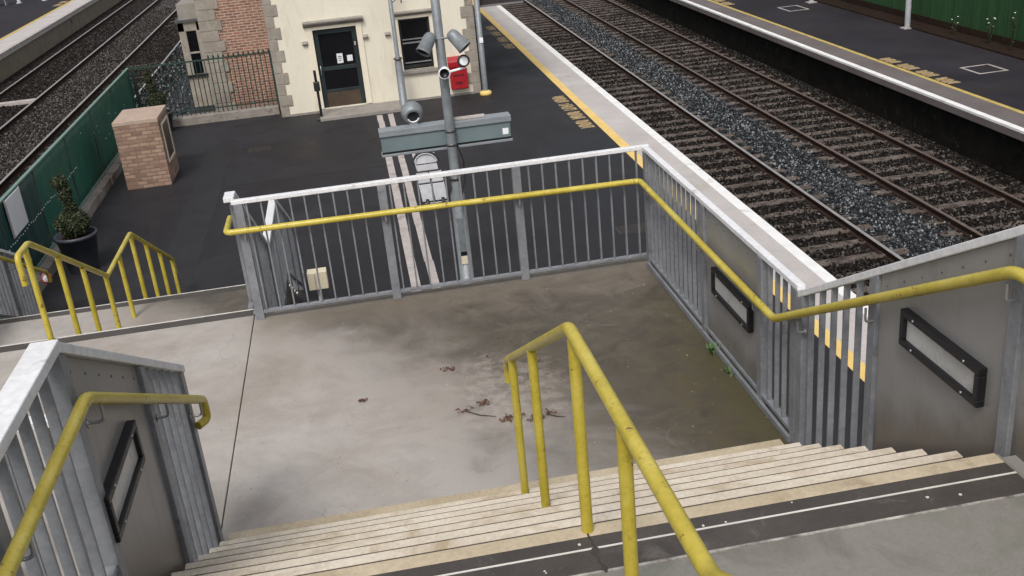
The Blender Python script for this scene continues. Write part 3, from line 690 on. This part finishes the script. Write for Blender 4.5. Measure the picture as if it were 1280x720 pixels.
# ------------------------------------------------------------------ lamp post with sign, floodlights, loudspeakers
PX, PY = 1.19, 14.5
lp = empty('lamp_post', (PX,PY,0), 'tall grey post with wide base section behind the landing railing carrying floodlights and a sign', 'post')
MB().lathe((PX,PY,0), [(.17,0),(.17,.02),(.105,.025),(.105,1.68),(.068,1.78),(.066,3.2),(.060,5.6),(0,5.6)], 24).build('column', M['grey_post'], lp)
MB().obox((PX-.012,PY-.1055,1.0), (.05,0,0), (0,.004,0), (0,0,.36)).build('access_door', M['grey_post'], lp, bevel=.002)
MB().obox((PX-.012,PY-.1115,.70), (.048,0,0), (0,.002,0), (0,0,.065)).build('yellow_label', M['beige'], lp)
MB().obox((PX-.012,PY-.1115,.80), (.048,0,0), (0,.002,0), (0,0,.032)).build('black_label', M['black'], lp)
for z in (1.92, 2.02): MB().lathe((PX,PY,z), [(.066,0),(.082,0),(.082,.045),(.066,.045)], 20).build('band_clamp', M['bolt'], lp)
MB().tube([(PX+.07,PY-.02,2.45),(PX+.14,PY-.03,2.2),(PX+.13,PY-.04,1.9),(PX+.05,PY-.09,1.70)], .009, 8).build('cable', M['black'], lp)
def flood(c, d, label):
    f = empty('floodlight', c, label, 'floodlight', 'floodlights on the grey post')
    d = Vector(d).normalized()
    MB().lathe(Vector(c)-d*.13, [(0,0),(.05,.0),(.075,.03),(.088,.07),(.098,.28),(.103,.28),(.103,.305),(.092,.305)], 24, axis=d).build('housing', M['grey_post'], f)
    MB().lathe(Vector(c)+d*.145, [(0,0),(.093,0.004)], 24, axis=d).build('lens', M['glass'], f)
    MB().tube([Vector(c)-d*.02+Vector((0,0,.0)), Vector(c)+Vector((0,.06,.02)), (PX,PY-.05,c[2]+.02)], .016, 8).build('arm', M['grey_post'], f)
flood((PX-.17,PY-.10,3.93), (-.55,-.45,-.75), 'grey can floodlight aimed down to the left of the post')
flood((PX+.22,PY-.10,3.93), (.6,-.35,-.75), 'grey can floodlight aimed down to the right of the post')
def horn(c, d, r, label):
    h = empty('horn_speaker', c, label, 'loudspeaker', 'loudspeakers on the grey post')
    d = Vector(d).normalized()
    MB().lathe(Vector(c)-d*.16, [(0,0),(.05,0),(.055,.05),(r*.7,.11),(r,.17),(r,.185),(r*.8,.185)], 24, axis=d).build('flare', M['white'], h)
    MB().lathe(Vector(c)+d*.024, [(r*.8,0),(r*.5,-.05),(0,-.05)], 24, axis=d).build('mouth', M['black'], h)
    MB().tube([Vector(c)-d*.12, (PX,PY-.03,c[2]-.06)], .014, 8).build('bracket', M['white'], h)
horn((PX-.0,PY-.18,3.50), (-.12,-1,-.12), .085, 'small white round loudspeaker on the front of the post')
def round_face(c, d, r):
    h = empty('round_beacon', c, 'round white-faced lamp with thick black rim right of the post', 'lamp'); d = Vector(d).normalized()
    MB().lathe(Vector(c)-d*.08, [(0,0),(r*.8,0),(r,.03),(r,.09),(r*.74,.09),(r*.74,.07)], 24, axis=d).build('rim', M['black'], h)
    MB().lathe(Vector(c)-d*.012, [(r*.74,0),(0,.012)], 24, axis=d).build('face', M['white'], h)
    MB().tube([(PX+.03,PY-.04,3.47),(c[0]+.02,PY-.06,3.52)], .018, 8).build('arm', M['white'], h)
    MB().tube([(c[0],PY-.06,3.51),(c[0],c[1]+.04,c[2])], .012, 8).build('stem', M['white'], h)
round_face((PX+.29,PY-.10,3.62), (.05,-1,.25), .085)
# sign cabinet on the post
SY = PY+.16
sg = empty('sign_cabinet', (PX,SY,2.38), 'long blank teal grey sign cabinet strapped across the lamp post with a white sticker', 'sign')
MB().box(.20,2.07,SY-.09,SY+.09,2.40,2.70).build('cabinet', M['teal_case'], sg, bevel=.012)
MB().box(.185,2.085,SY-.115,SY+.115,2.70,2.745).box(.185,2.085,SY-.115,SY-.092,2.655,2.70).build('lid', M['case_top'], sg, bevel=.005)
MB().box(.185,2.085,SY-.11,SY+.11,2.365,2.40).build('bottom_rail', M['case_top'], sg, bevel=.005)
MB().box(.195,2.075,SY-.0935,SY-.0905,2.403,2.43).build('painted_shadow_strip', M['black'], sg)  # black strip on the face, standing in for shade above the bottom rail
MB().box(1.95,2.035,SY-.0935,SY-.0905,2.47,2.56).build('sticker', M['white'], sg)
MB().box(1.25,1.72,SY-.05,SY+.03,2.746,2.785).build('light_bar', M['worn_white'], sg, bevel=.008)
for z in (2.43, 2.63): MB().lathe((PX,PY,z), [(.066,0),(.078,0),(.078,.03),(.066,.03)], 20).build('strap', M['bolt'], sg)
MB().box(PX-.05,PX+.05,PY+.055,SY-.09,2.42,2.68).build('bracket', M['grey_post'], sg)
dm = empty('horn_speaker', (.70,SY+.15,2.74), 'bulbous grey loudspeaker with dark mouth standing on the left end of the sign', 'loudspeaker', 'loudspeakers on the grey post')
dd = Vector((.05,-1,-.42)).normalized(); cc = Vector((.70,SY+.10,2.90))
MB().lathe(cc-dd*.18, [(0,0),(.06,.008),(.105,.03),(.14,.075),(.16,.14),(.155,.2),(.135,.25),(.10,.285),(.085,.27)], 28, axis=dd).build('body', M['grey_post'], dm)
MB().lathe(cc-dd*.18+dd*.262, [(.09,0),(.05,.012),(0,.018)], 24, axis=dd).build('mouth', M['black'], dm)
ux = dd.cross(Vector((0,0,1))).normalized(); uz = ux.cross(dd)
MB().tube([cc+dd*.105+ux*(math.cos(t)*.078)+uz*(math.sin(t)*.078) for t in [math.pi*(1.1+.8*k/10) for k in range(11)]], .011, 8).build('trim', M['white'], dm)
MB().box(.64,.76,SY+.03,SY+.22,2.746,2.77).tube([(.70,SY+.14,2.76),(.70,SY+.14,2.82)], .025, 10).build('foot', M['case_top'], dm)

# folded boarding ramp
rp = empty('boarding_ramp', (1.14,19.35,0), 'pale folded boarding ramp with arched handle and small wheels left of the lamp post', 'ramp')
def lean(x, s, t): return Vector((1.14+x-.09*s, 19.25+.30*s+t, .1+.92*s))        # s: 0..1 up the face, t: depth
def plate(x0, x1, s0, s1, name, mat, t0=0, t1=.04):
    lo = [lean(x0,s0,t0),lean(x1,s0,t0),lean(x1,s0,t1),lean(x0,s0,t1)]; hi = [lean(x0,s1,t0),lean(x1,s1,t0),lean(x1,s1,t1),lean(x0,s1,t1)]
    return MB().hexa(lo,hi).build(name, mat, rp, bevel=.006)
for x0, x1 in ((-.24,-.01),(.01,.25)):
    plate(x0,x1,.02,.36,'panel',M['ramp_alu']); plate(x0,x1,.39,.60,'panel',M['ramp_alu']); plate(x0+.02,x1-.02,.362,.388,'hinge',M['black'],.004,.035)
plate(-.20,.20,.63,.97,'upper_panel',M['ramp_alu']); plate(-.23,.23,.605,.63,'crossbar',M['black'],-.01,.04); plate(-.2,.2,.76,.775,'crossbar',M['black'],-.01,.03)
MB().tube([lean(math.cos(t)*.25,.78+.24*math.sin(t),-.02) for t in [math.pi*k/14 for k in range(15)]], .018, 8).build('handle', M['black'], rp)
MB().tube([lean(math.cos(t)*.21,.80+.17*math.sin(t),-.025) for t in [math.pi*k/14 for k in range(15)]], .012, 8).build('inner_handle', M['ramp_alu'], rp)
for x in (-.15,.15): MB().lathe((1.14+x-.03,19.2,.09), [(0,0),(.085,0),(.09,.01),(.09,.05),(.085,.06),(.05,.06),(.05,.065),(0,.065)], 20, axis=(1,0,0)).build('wheel', M['black'], rp)
MB().tube([(1.14-.2,19.2,.09),(1.14+.22,19.2,.09)], .014, 8).build('axle', M['bracket'], rp)

# beige cabinet on white pole
bx = empty('control_box', (-.9,13.4,0), 'beige control box on a slim white pole behind the far railing', 'control box')
MB().box(-1.05,-.79,13.25,13.42,1.02,1.27).build('box', M['beige'], bx, bevel=.008)
MB().box(-.96,-.945,13.243,13.2485,1.04,1.25).build('door_seam', M['worn_white'], bx)
MB().tube([(-.93,13.4,0),(-.93,13.4,.98)], .028, 10).build('pole', M['white'], bx)
MB().box(-1.13,-.82,13.3,13.5,.62,.80).build('black_tray', M['black'], bx, bevel=.01)

# ------------------------------------------------------------------ left edge: kerb, green fence, pier, pots
ko = empty('kerb_wall', (-5.95,22,0), 'low rough stone kerb wall along the foot of the green fence', 'wall')
mb = MB(); y = 13.
while y < 29.3:
    d = random.uniform(.7,1.2); mb.box(-6.14+random.uniform(-.01,.01), -5.84+random.uniform(-.012,.012), y, min(y+d-.012,29.35), -.3, .19+random.uniform(-.015,.015)); y += d
mb.build('stone_course', M['kerbstone'], ko, bevel=.015)
gf = empty('green_fence', (-6.05,22,0), 'green sheeted fence with pale top edge between the yard and the left tracks', 'fence')
FX = -6.04; ys = [12.3, 14.7, 17.1, 19.4, 21.9, 24.4, 26.9, 29.45]
for k in range(len(ys)-1):
    a, b = ys[k], ys[k+1]
    mb = MB(); n = 24                                                    # slightly billowing sheet
    vs = []; fs = []
    for sx in (0, 1):
        for i in range(n+1):
            for j in range(9):
                yy = a+.03+(b-a-.06)*i/n; zz = .24+1.43*j/8
                bul = .02*math.sin(i*1.1+k)*math.sin(j/8*math.pi) + .008*math.sin(i*2.7+j)
                vs.append((FX+bul+sx*.006, yy, zz))
    m_ = (n+1)*9
    for i in range(n):
        for j in range(8):
            q = i*9+j; fs.append((q,q+1,q+10,q+9)); fs.append((m_+q,m_+q+9,m_+q+10,m_+q+1))
    for i in range(n): fs.append((i*9,(i+1)*9,m_+(i+1)*9,m_+i*9)); fs.append((i*9+8,m_+i*9+8,m_+(i+1)*9+8,(i+1)*9+8))
    mb.add(vs, fs, 0, True); mb.build('sheet_panel', M['green_sheet_dull' if b < 19.5 else 'green_sheet'], gf)
mb = MB()
for yy in ys: MB().box(FX-.05,FX+.0,yy-.025,yy+.025,.19,1.70).build('post', M['green_bar'], gf, bevel=.003)
MB().box(FX-.03,FX+.035,12.3,29.48,1.68,1.715).build('top_rail', M['green_frame'], gf, bevel=.004)
MB().box(FX-.02,FX+.03,12.3,29.48,.205,.235).build('bottom_rail', M['green_frame'], gf, bevel=.003)
ct = MB().box(FX+.022,FX+.03,16.9,16.93,.93,.952).build('cable_tie', M['white'], gf); o0 = ORI[ct]
yy = 17.03
while yy < 22.3: cp(ct, (o0.x, yy, o0.z+random.uniform(-.015,.02)), gf); yy += .13+random.uniform(-.02,.03)
for _ in range(10): cp(ct, (o0.x, random.uniform(22.3,28.5), random.uniform(.6,1.5)), gf)
wb = empty('notice_board', (-5.99,17.95,1.03), 'plain white rectangular board hung on the green fence', 'board')
MB().box(-6.005,-5.985,17.51,18.34,1.03,1.67).build('panel', M['white'], wb, bevel=.003)
MB().box(-6.01,-5.984,17.49,17.51,1.02,1.68).box(-6.01,-5.984,18.34,18.36,1.02,1.68).build('edge', M['worn_white'], wb)

pr = empty('brick_pier', (-4.9,24.1,0), 'freestanding square buff brick pier with a pale framed dark recess beside the green fence', 'pier')
MB().box(-5.38,-4.42,23.37,24.72,0,1.44).build('brickwork', M['brick_buff'], pr, bevel=.006)
MB().box(-5.385,-4.415,23.365,24.725,1.441,1.53).build('cap', M['brick_cap'], pr, bevel=.01)
MB().box(-4.418,-4.395,23.60,24.50,.45,.50).box(-4.418,-4.395,23.60,24.50,1.29,1.34).box(-4.418,-4.395,23.60,23.66,.50,1.29).box(-4.418,-4.395,24.44,24.50,.50,1.29).build('frame', M['trim'], pr, bevel=.004)
MB().box(-4.419,-4.408,23.66,24.44,.50,1.29).build('recess_panel', M['door_brown'], pr)

def leafball(mb, c, rx, rz, n, s=.022, inner=.55, mi_tip=True):
    for _ in range(n):
        d = Vector(rng.normal(size=3)).normalized(); q = inner + (1-inner)*random.random()**.4
        lump = 1 + .08*math.sin(d.x*7+d.z*5) + .06*math.sin(d.y*9)
        p = Vector(c) + Vector((d.x*rx*q*lump, d.y*rx*q*lump, d.z*rz*q*lump))
        u = Vector(rng.normal(size=3)).normalized(); w = u.cross(d).normalized() if abs(u.dot(d)) < .95 else Vector((1,0,0))
        u = (d*.6+u*.7).normalized(); l = s*random.uniform(.7,1.4)
        mb.add([p-w*l*.5, p+u*l, p+w*l*.5, p-u*l*.6], [(0,1,2,3)], 1 if (q > .9 and random.random() < .3) else 0)
def potted(loc, r, h, balls, label, stem_top):
    x, y = loc
    e = empty('potted_topiary', (x,y,0), label, 'potted plant', 'clipped topiary in dark pots')
    pt = MB().lathe((x,y,0), [(0,0),(r*.68,0),(r*.72,.02),(r*.97,h-.06),(r*1.04,h-.06),(r*1.04,h),(r*.93,h),(r*.9,h-.07),(0,h-.07)], 32).build('pot', M['pot'], e)
    MB().lathe((x,y,h-.075), [(r*.91,0),(r*.5,.012),(0,.018)], 24).build('soil', M['soil'], e)
    MB().tube([(x,y,h-.08),(x+.01,y,(h+stem_top)/2),(x,y,stem_top)], [.03,.025,.012], 8).build('trunk', M['twig'], e)
    mb = MB()
    for (dx,dy,z,rx,rz,n) in balls: leafball(mb, (x+dx,y+dy,z), rx, rz, n, .026)
    mb.build('crown', [M['leaf'], M['leaf_bright']], e, fixn=False)
potted((-5.30,18.42), .355, .69, [(0,0,.88,.29,.23,4600),(.03,0,1.16,.105,.20,1100),(.0,0,1.42,.12,.17,1200),(-.04,0,1.63,.13,.13,1200)], 'clipped topiary in a wide dark pot near the lower stair handrail', 1.6)
potted((-5.36,28.85), .34, .55, [(0,0,.86,.24,.25,3400),(-.06,0,1.22,.13,.14,1000),(-.1,0,1.45,.10,.13,700),(-.12,0,1.62,.07,.1,400)], 'tiered topiary in a dark pot behind the brick pier', 1.6)

# iron railing at the back of the yard
bk = empty('iron_railing', (-4.1,29.55,0), 'dark green iron bar railing on a stone plinth in front of the brick wing', 'railing')
MB().box(-5.83,-2.26,29.3,29.72,-.05,.22).build('plinth', M['kerbstone'], bk, bevel=.015)
MB().box(-5.95,-2.24,29.48,29.52,1.66,1.70).build('top_rail', M['green_bar'], bk)
MB().box(-5.95,-2.24,29.485,29.515,.34,.37).build('bottom_rail', M['green_bar'], bk)
bb = MB().tube([(-5.9,29.5,.221),(-5.9,29.5,1.66)], .013, 6).build('bar', M['green_bar'], bk); o0 = ORI[bb]
for k in range(1, 30): cp(bb, (-5.9+k*.125, o0.y, o0.z), bk)
tl = MB().lathe((-3.9,29.5,1.70), [(.015,0),(.03,.03),(.02,.06),(.0,.12)], 8).build('finial', M['green_bar'], bk); o0 = ORI[tl]
for k in range(1, 13): cp(tl, (-3.9+k*.135, o0.y, o0.z), bk)
for x in (-5.95, -2.25): MB().box(x-.03,x+.03,29.47,29.53,.05,1.74).build('post', M['green_bar'], bk)

# ------------------------------------------------------------------ station building
BY = 28.8
sb = empty('station_building', (.6,34,0), 'cream rendered station building with rough stone quoins and a red brick wing', 'building')
# front wall with door and window openings
w = MB()
w.box(-2.15,-1.06,BY,BY+.4,-.3,4.6).box(.22,1.28,BY,BY+.4,-.3,4.6).box(2.16,3.34,BY,BY+.4,-.3,4.6)
w.box(-1.06,.22,BY,BY+.4,2.28,4.6).box(1.28,2.16,BY,BY+.4,2.26,4.6).box(1.28,2.16,BY,BY+.4,-.3,.86)
w.box(-1.06,.22,BY,BY+.4,-.3,.10)
w.box(-2.15,-1.75,BY+.4,45,-.3,4.6).box(2.94,3.34,BY+.4,45,-.3,4.6)
w.build('wall', M['render'], sb)
MB().box(-1.75,2.94,31.5,31.6,0,4.6).box(-1.75,2.94,BY+.4,31.5,-.05,.05).build('interior', M['black'], sb)
# quoins
for right in (0, 1):
    mb = MB()
    for k in range(15):
        z = .0+k*.30; e = .33 if k % 2 else .20
        if right: mb.box(3.34-e,3.365,BY-.03,BY+.001,z+.001,z+.299)
        else: mb.box(-2.175,-2.15+e,BY-.03,BY+.001,z+.001,z+.299)
    mb.build('corner_quoins', M['quoin'], sb, bevel=.012)
MB().box(-2.17,3.36,BY-.02,BY+.001,-.02,.06).build('base_course', M['stone_grey'], sb)
# door
d = MB().box(-.99,-.87,BY+.08,BY+.15,.10,2.22).box(.03,.15,BY+.08,BY+.15,.10,2.22).box(-.87,.03,BY+.08,BY+.15,2.08,2.22).box(-.87,.03,BY+.08,BY+.15,1.10,1.20).box(-.87,.03,BY+.08,BY+.15,.50,.58).build('door', M['door_green'], sb, bevel=.004)
MB().box(-.87,.03,BY+.08,BY+.14,.105,.50).build('kick_panel', M['door_brown'], d)
MB().box(-.87,.03,BY+.12,BY+.128,1.20,2.08).box(-.87,.03,BY+.12,BY+.128,.58,1.10).build('door_glass', M['glass'], d)
MB().box(-.46,-.30,BY+.112,BY+.118,1.26,1.52).build('notice', M['paper'], d); MB().box(-.19,-.04,BY+.112,BY+.118,1.29,1.45).build('notice', M['paper'], d)
MB().box(-.43,-.33,BY+.109,BY+.1118,1.42,1.45).box(-.43,-.34,BY+.109,BY+.1118,1.37,1.395).box(-.42,-.35,BY+.109,BY+.1118,1.32,1.34).build('notice_marks', M['sash_grey'], d)
MB().box(.06,.10,BY+.05,BY+.08,1.70,1.80).build('door_box', M['worn_white'], d)
MB().tube([(-.93,BY+.06,1.0),(-.93,BY+.03,1.0),(-.93,BY+.03,1.25),(-.93,BY+.06,1.25)], .012, 6).build('handle', M['bracket'], d)
MB().box(-1.16,-1.0,BY-.035,BY+.12,.10,2.30).box(.16,.32,BY-.035,BY+.12,.10,2.30).box(-1.0,.16,BY-.035,BY+.12,2.222,2.30).build('architrave', M['trim'], d, bevel=.008)
MB().prism([(BY-.02,2.30),(BY-.05,2.32),(BY-.16,2.40),(BY-.17,2.44),(BY,2.47)],'x',-1.22,.38).build('door_hood', M['stone_grey'], d)
for x in (-1.24,.38,.98): MB().prism([(BY,1.88),(BY-.07,1.86),(BY-.10,1.90),(BY-.06,1.95),(BY,1.96)],'x',x-.07,x+.07).build('corbel', M['stone_grey'], sb)
MB().box(-1.12,1.05,27.72,BY-.021,-.02,.085).build('doorstep', M['stone_grey'], sb, bevel=.012)
# window
wn = MB().box(1.30,1.36,BY+.10,BY+.16,.90,2.24).box(2.08,2.14,BY+.10,BY+.16,.90,2.24).box(1.36,2.08,BY+.10,BY+.16,2.18,2.24).box(1.36,2.08,BY+.10,BY+.16,.90,.98).build('window', M['sash'], sb)
MB().box(1.36,2.08,BY+.09,BY+.15,1.56,1.60).box(1.36,2.08,BY+.09,BY+.15,1.66,1.69).box(1.36,2.08,BY+.09,BY+.15,1.03,1.06).build('glazing_bar', M['sash_grey'], wn)
MB().box(1.36,2.08,BY+.12,BY+.126,.98,2.18).build('pane', M['glass'], wn)
MB().box(1.18,2.26,BY-.09,BY+.1,.76,.86).build('sill', M['stone_grey'], wn, bevel=.01)
MB().box(1.20,1.30,BY-.03,BY+.10,.86,2.26).box(2.14,2.24,BY-.03,BY+.10,.86,2.26).box(1.20,2.24,BY-.03,BY+.10,2.242,2.32).build('surround', M['trim'], wn, bevel=.006)
MB().prism([(BY-.02,2.32),(BY-.13,2.39),(BY-.14,2.42),(BY,2.45)],'x',1.14,2.32).build('window_hood', M['stone_grey'], wn)
# brick wing, stone pilaster, bay
MB().box(-3.62,-2.152,30.6,31.0,-.3,4.6).build('brick_wall', M['brick_red'], sb)
mb = MB()
for k in range(16):
    z = -.05+k*.29; e = .0 if k % 2 else .12
    mb.box(-4.12,-3.62+e,30.56,31.0,z+.004,z+.286)
mb.build('stone_pilaster', M['quoin'], sb, bevel=.01)
MB().box(-4.12,-2.15,31.0,45,-.3,4.6).build('rear_wall', M['render'], sb)
by = MB().box(-4.86,-4.12,31.7,31.78,-.1,.95).box(-4.86,-4.70,31.7,31.78,.95,2.45).box(-4.34,-4.12,31.7,31.78,.95,2.45).box(-4.86,-4.12,31.7,31.78,2.2,2.45).box(-4.86,-4.78,31.78,34,-.1,2.45).build('bay', M['quoin'], sb)
MB().box(-4.68,-4.36,31.735,31.745,.97,2.18).build('pane', M['glass'], by); MB().box(-4.70,-4.66,31.70,31.75,.95,2.2).box(-4.38,-4.34,31.70,31.75,.95,2.2).box(-4.66,-4.38,31.70,31.75,1.55,1.60).build('frame', M['stone_grey'], by)
MB().box(-4.92,-4.12,31.64,34,2.45,2.52).build('bay_roof', M['slate'], by); MB().box(-4.80,-4.2,31.75,34,2.52,2.95).build('bay_parapet', M['stone_grey'], by)
MB().box(-4.9,-4.25,31.64,31.7,.88,.95).build('sill', M['sash'], by)
MB().prism([(-2.5,4.6),(.6,6.3),(3.7,4.6)],'y',28.5,45.3).prism([(-4.4,4.6),(-3.1,5.4),(-1.9,4.62)],'y',30.4,45.2).build('roof', M['slate'], sb)

# canopy and its post, at the corner
cn = empty('platform_canopy', (4,36,2.3), 'dark boarded canopy edge jutting over the platform from the building corner', 'canopy')
MB().box(3.40,4.72,28.75,28.79,2.37,3.0).box(4.68,4.72,28.79,44,2.37,3.0).build('valance', M['valance'], cn)
MB().box(3.38,4.75,28.72,28.80,2.32,2.37).box(4.67,4.74,28.80,44,2.32,2.37).build('valance_edge', M['valance_edge'], cn)
MB().box(3.36,4.78,28.7,44,3.0,3.08).build('roof', M['slate'], cn)
cpst = empty('canopy_post', (3.44,28.45,0), 'grey canopy post at the building corner on a yellow round foot', 'post')
MB().lathe((3.44,28.45,0), [(.075,.05),(.075,3.05),(0,3.05)], 18).build('shaft', M['grey_post'], cpst)
MB().lathe((3.44,28.45,0), [(0,0),(.16,0),(.17,.05),(.15,.10),(.08,.13)], 20).build('foot', M['line_yellow'], cpst)
MB().box(3.40,3.50,28.36,28.377,1.44,1.58).build('white_plate', M['white'], cpst)

# red wall box
rb = empty('red_wall_box', (2.76,28.66,.22), 'bright red wall box with hooded top beneath the window side of the cream wall', 'wall box')
MB().box(2.52,3.0,BY-.26,BY-.001,.22,.80).build('body', M['red'], rb, bevel=.03, seg=3)
MB().prism([(BY,.82),(BY-.24,.82),(BY-.25,.98),(BY-.17,1.07),(BY,1.10)],'x',2.50,2.95).build('hood', M['red'], rb, bevel=.02)
MB().box(2.60,2.90,BY-.266,BY-.258,.58,.64).box(2.66,2.84,BY-.266,BY-.258,.36,.44).build('slot', M['red_dark'], rb)
# slim validator by the door
vl = empty('ticket_validator', (-1.08,27.95,0), 'slim black ticket validator post standing left of the station door', 'validator')
MB().box(-1.2,-.96,27.85,28.05,.0,.03).build('base', M['black'], vl); MB().tube([(-1.08,27.95,.03),(-1.08,27.95,1.2)], .035, 10).build('post', M['black'], vl)
MB().box(-1.16,-1.0,27.87,28.0,.78,1.02).build('reader', M['sash'], vl, bevel=.015); MB().box(-1.115,-1.045,27.9,27.98,1.15,1.32).build('head', M['black'], vl, bevel=.01)
# slender lamp column in front of the building
sc_ = empty('lamp_column', (1.14,28.1,0), 'slender grey lamp column with a thicker base standing between door and window', 'lamp column')
MB().lathe((1.14,28.1,0), [(.13,0),(.13,.02),(.105,.03),(.10,1.22),(.075,1.30),(.072,1.33),(.058,1.36),(.052,5.2),(0,5.2)], 20).build('column', M['grey_post'], sc_)
MB().lathe((1.14,28.1,1.30), [(.075,0),(.11,.01),(.11,.06),(.075,.07)], 16).build('collar', M['bolt'], sc_)
MB().tube([(1.14,28.1,3.0),(1.3,28.06,3.03),(1.42,28.04,2.92),(1.42,28.04,2.76)], .018, 8).tube([(1.14,28.1,2.75),(1.28,28.07,2.86),(1.4,28.05,2.98)], .014, 8).build('scroll_bracket', M['bolt'], sc_)

# ------------------------------------------------------------------ far platform furniture
ff = empty('board_fence', (17.65,30,0), 'tall dark green board fence along the back of the far platform', 'fence')
mb = MB(); y = 12.
while y < 90:
    d = .145 if y < 45 else .5
    mb.box(17.60+random.uniform(-.008,.008), 17.63, y, y+d-.008, .25, 2.3+random.uniform(-.02,.02)); y += d
mb.build('boards', M['far_green'], ff)
MB().box(17.58,17.64,12,90,.05,.245).build('gravel_board', M['soil'], ff); MB().box(17.64,17.70,12,90,1.8,1.9).box(17.64,17.70,12,90,.5,.6).build('rails', M['far_green'], ff)
PG = 'pale lamp posts along the far platform'
def farlamp(x, y, label):
    e = empty('lamp_post', (x,y,0), label, 'lamp post', PG)
    MB().lathe((x,y,0), [(.085,0),(.085,1.3),(.055,1.4),(.05,6.),(0,6.)], 18).build('column', M['pole_white'], e)
    MB().box(x-.16,x+.16,y-.16,y+.16,-.01,.03).build('base_plate', M['worn_white'], e)
    MB().tube([(x,y,5.9),(x-.4,y,6.2),(x-1.0,y,6.25)], .035, 8).build('arm', M['pole_white'], e); MB().box(x-1.5,x-.9,y-.1,y+.1,6.2,6.3).build('lantern', M['pole_white'], e)
farlamp(16.9, 30.3, 'pale lamp post on the far platform in front of the dark green fence')
farlamp(16.75, 36.9, 'more distant pale lamp post at the top edge of the far platform')
def flowers(x, y, n, h, label):
    e = empty('flowering_plant', (x,y,.05), label, 'plant', 'white flowering plants in the bed')
    mb = MB(); fl = MB()
    for _ in range(n):
        a = random.uniform(0,6.28); hh = h*random.uniform(.5,1.); t = Vector((x+math.cos(a)*.12*random.random(), y+math.sin(a)*.22*random.random(), .05+hh))
        mb.tube([(x,y,.045),(Vector((x,y,.05))+t)/2+Vector((0,0,.05)),t], .006, 5)
        for _ in range(10):
            p = Vector((x,y,.05)).lerp(t, random.uniform(.2,1)); u = Vector(rng.normal(size=3)).normalized()*.05; w = Vector(rng.normal(size=3)).normalized()*.025
            mb.add([p,p+u*.5+w,p+u,p+u*.5-w], [(0,1,2,3)])
        if random.random() < .5: fl.lathe(t, [(0,-.01),(.022,0),(.02,.013),(0,.016)], 7)
    mb.build('foliage', M['leaf'], e, fixn=False); fl.build('blossom', M['white'], e)
flowers(17.3, 25.6, 9, 1.1, 'tallest white flowered plant against the dark green fence')
flowers(17.3, 26.6, 7, .72, 'middle sparse plant with small white flowers by the green fence')
flowers(17.3, 28.4, 6, .6, 'smallest plant with few white flowers nearest the far lamp post')

# far-left platform: bench and posts
be = empty('platform_bench', (-18.2,61.5,.79), 'silver metal bench on the raised platform at the left corner', 'bench')
MB().box(-18.9,-17.9,61.2,61.7,1.20,1.25).build('seat', M['pole_white'], be); MB().box(-18.9,-17.9,61.7,61.75,1.3,1.75).build('backrest', M['pole_white'], be)
for x in (-18.8,-18.0): MB().box(x-.03,x+.03,61.25,61.7,.79,1.2).build('leg', M['grey_post'], be)
for x, y, lb in ((-17.45,61.8,'pale post base on the raised left platform beside the silver bench'),(-16.1,61.8,'pale post base on the raised left platform near its yellow line')):
    e = empty('platform_post', (x,y,.79), lb, 'post', 'pale posts on the raised left platform')
    MB().lathe((x,y,.79), [(.16,0),(.16,.03),(.09,.04),(.08,3.2),(0,3.2)], 14).build('shaft', M['pole_white'], e)

# ------------------------------------------------------------------ light: bright overcast
w = bpy.data.worlds.new('World'); S.world = w; w.use_nodes = True
nt = w.node_tree; bg = nt.nodes['Background']
sky = nt.nodes.new('ShaderNodeTexSky'); sky.sky_type = 'NISHITA'; sky.sun_disc = False
EL, AZ = 52, 200                            # sun direction, degrees; azimuth clockwise from +Y
sky.sun_elevation = R(EL); sky.sun_rotation = R(AZ); sky.dust_density = 4; sky.air_density = 1.2
hs = nt.nodes.new('ShaderNodeHueSaturation'); hs.inputs['Saturation'].default_value = .32
nt.links.new(sky.outputs[0], hs.inputs['Color']); nt.links.new(hs.outputs[0], bg.inputs['Color']); bg.inputs['Strength'].default_value = .13
sl = bpy.data.lights.new('sun', 'SUN'); so = bpy.data.objects.new('sun', sl); COL.objects.link(so)
sl.energy = 1.4; sl.angle = R(15); sl.color = (1,.965,.91)
dirv = Vector((math.sin(R(AZ))*math.cos(R(EL)), math.cos(R(AZ))*math.cos(R(EL)), math.sin(R(EL))))
so.rotation_euler = dirv.to_track_quat('Z','Y').to_euler(); so.location = (0,-10,30)
S.view_settings.view_transform = 'Standard'; S.view_settings.look = 'None'; S.view_settings.gamma = 1; S.view_settings.exposure = .2
S.view_settings.use_curve_mapping = False
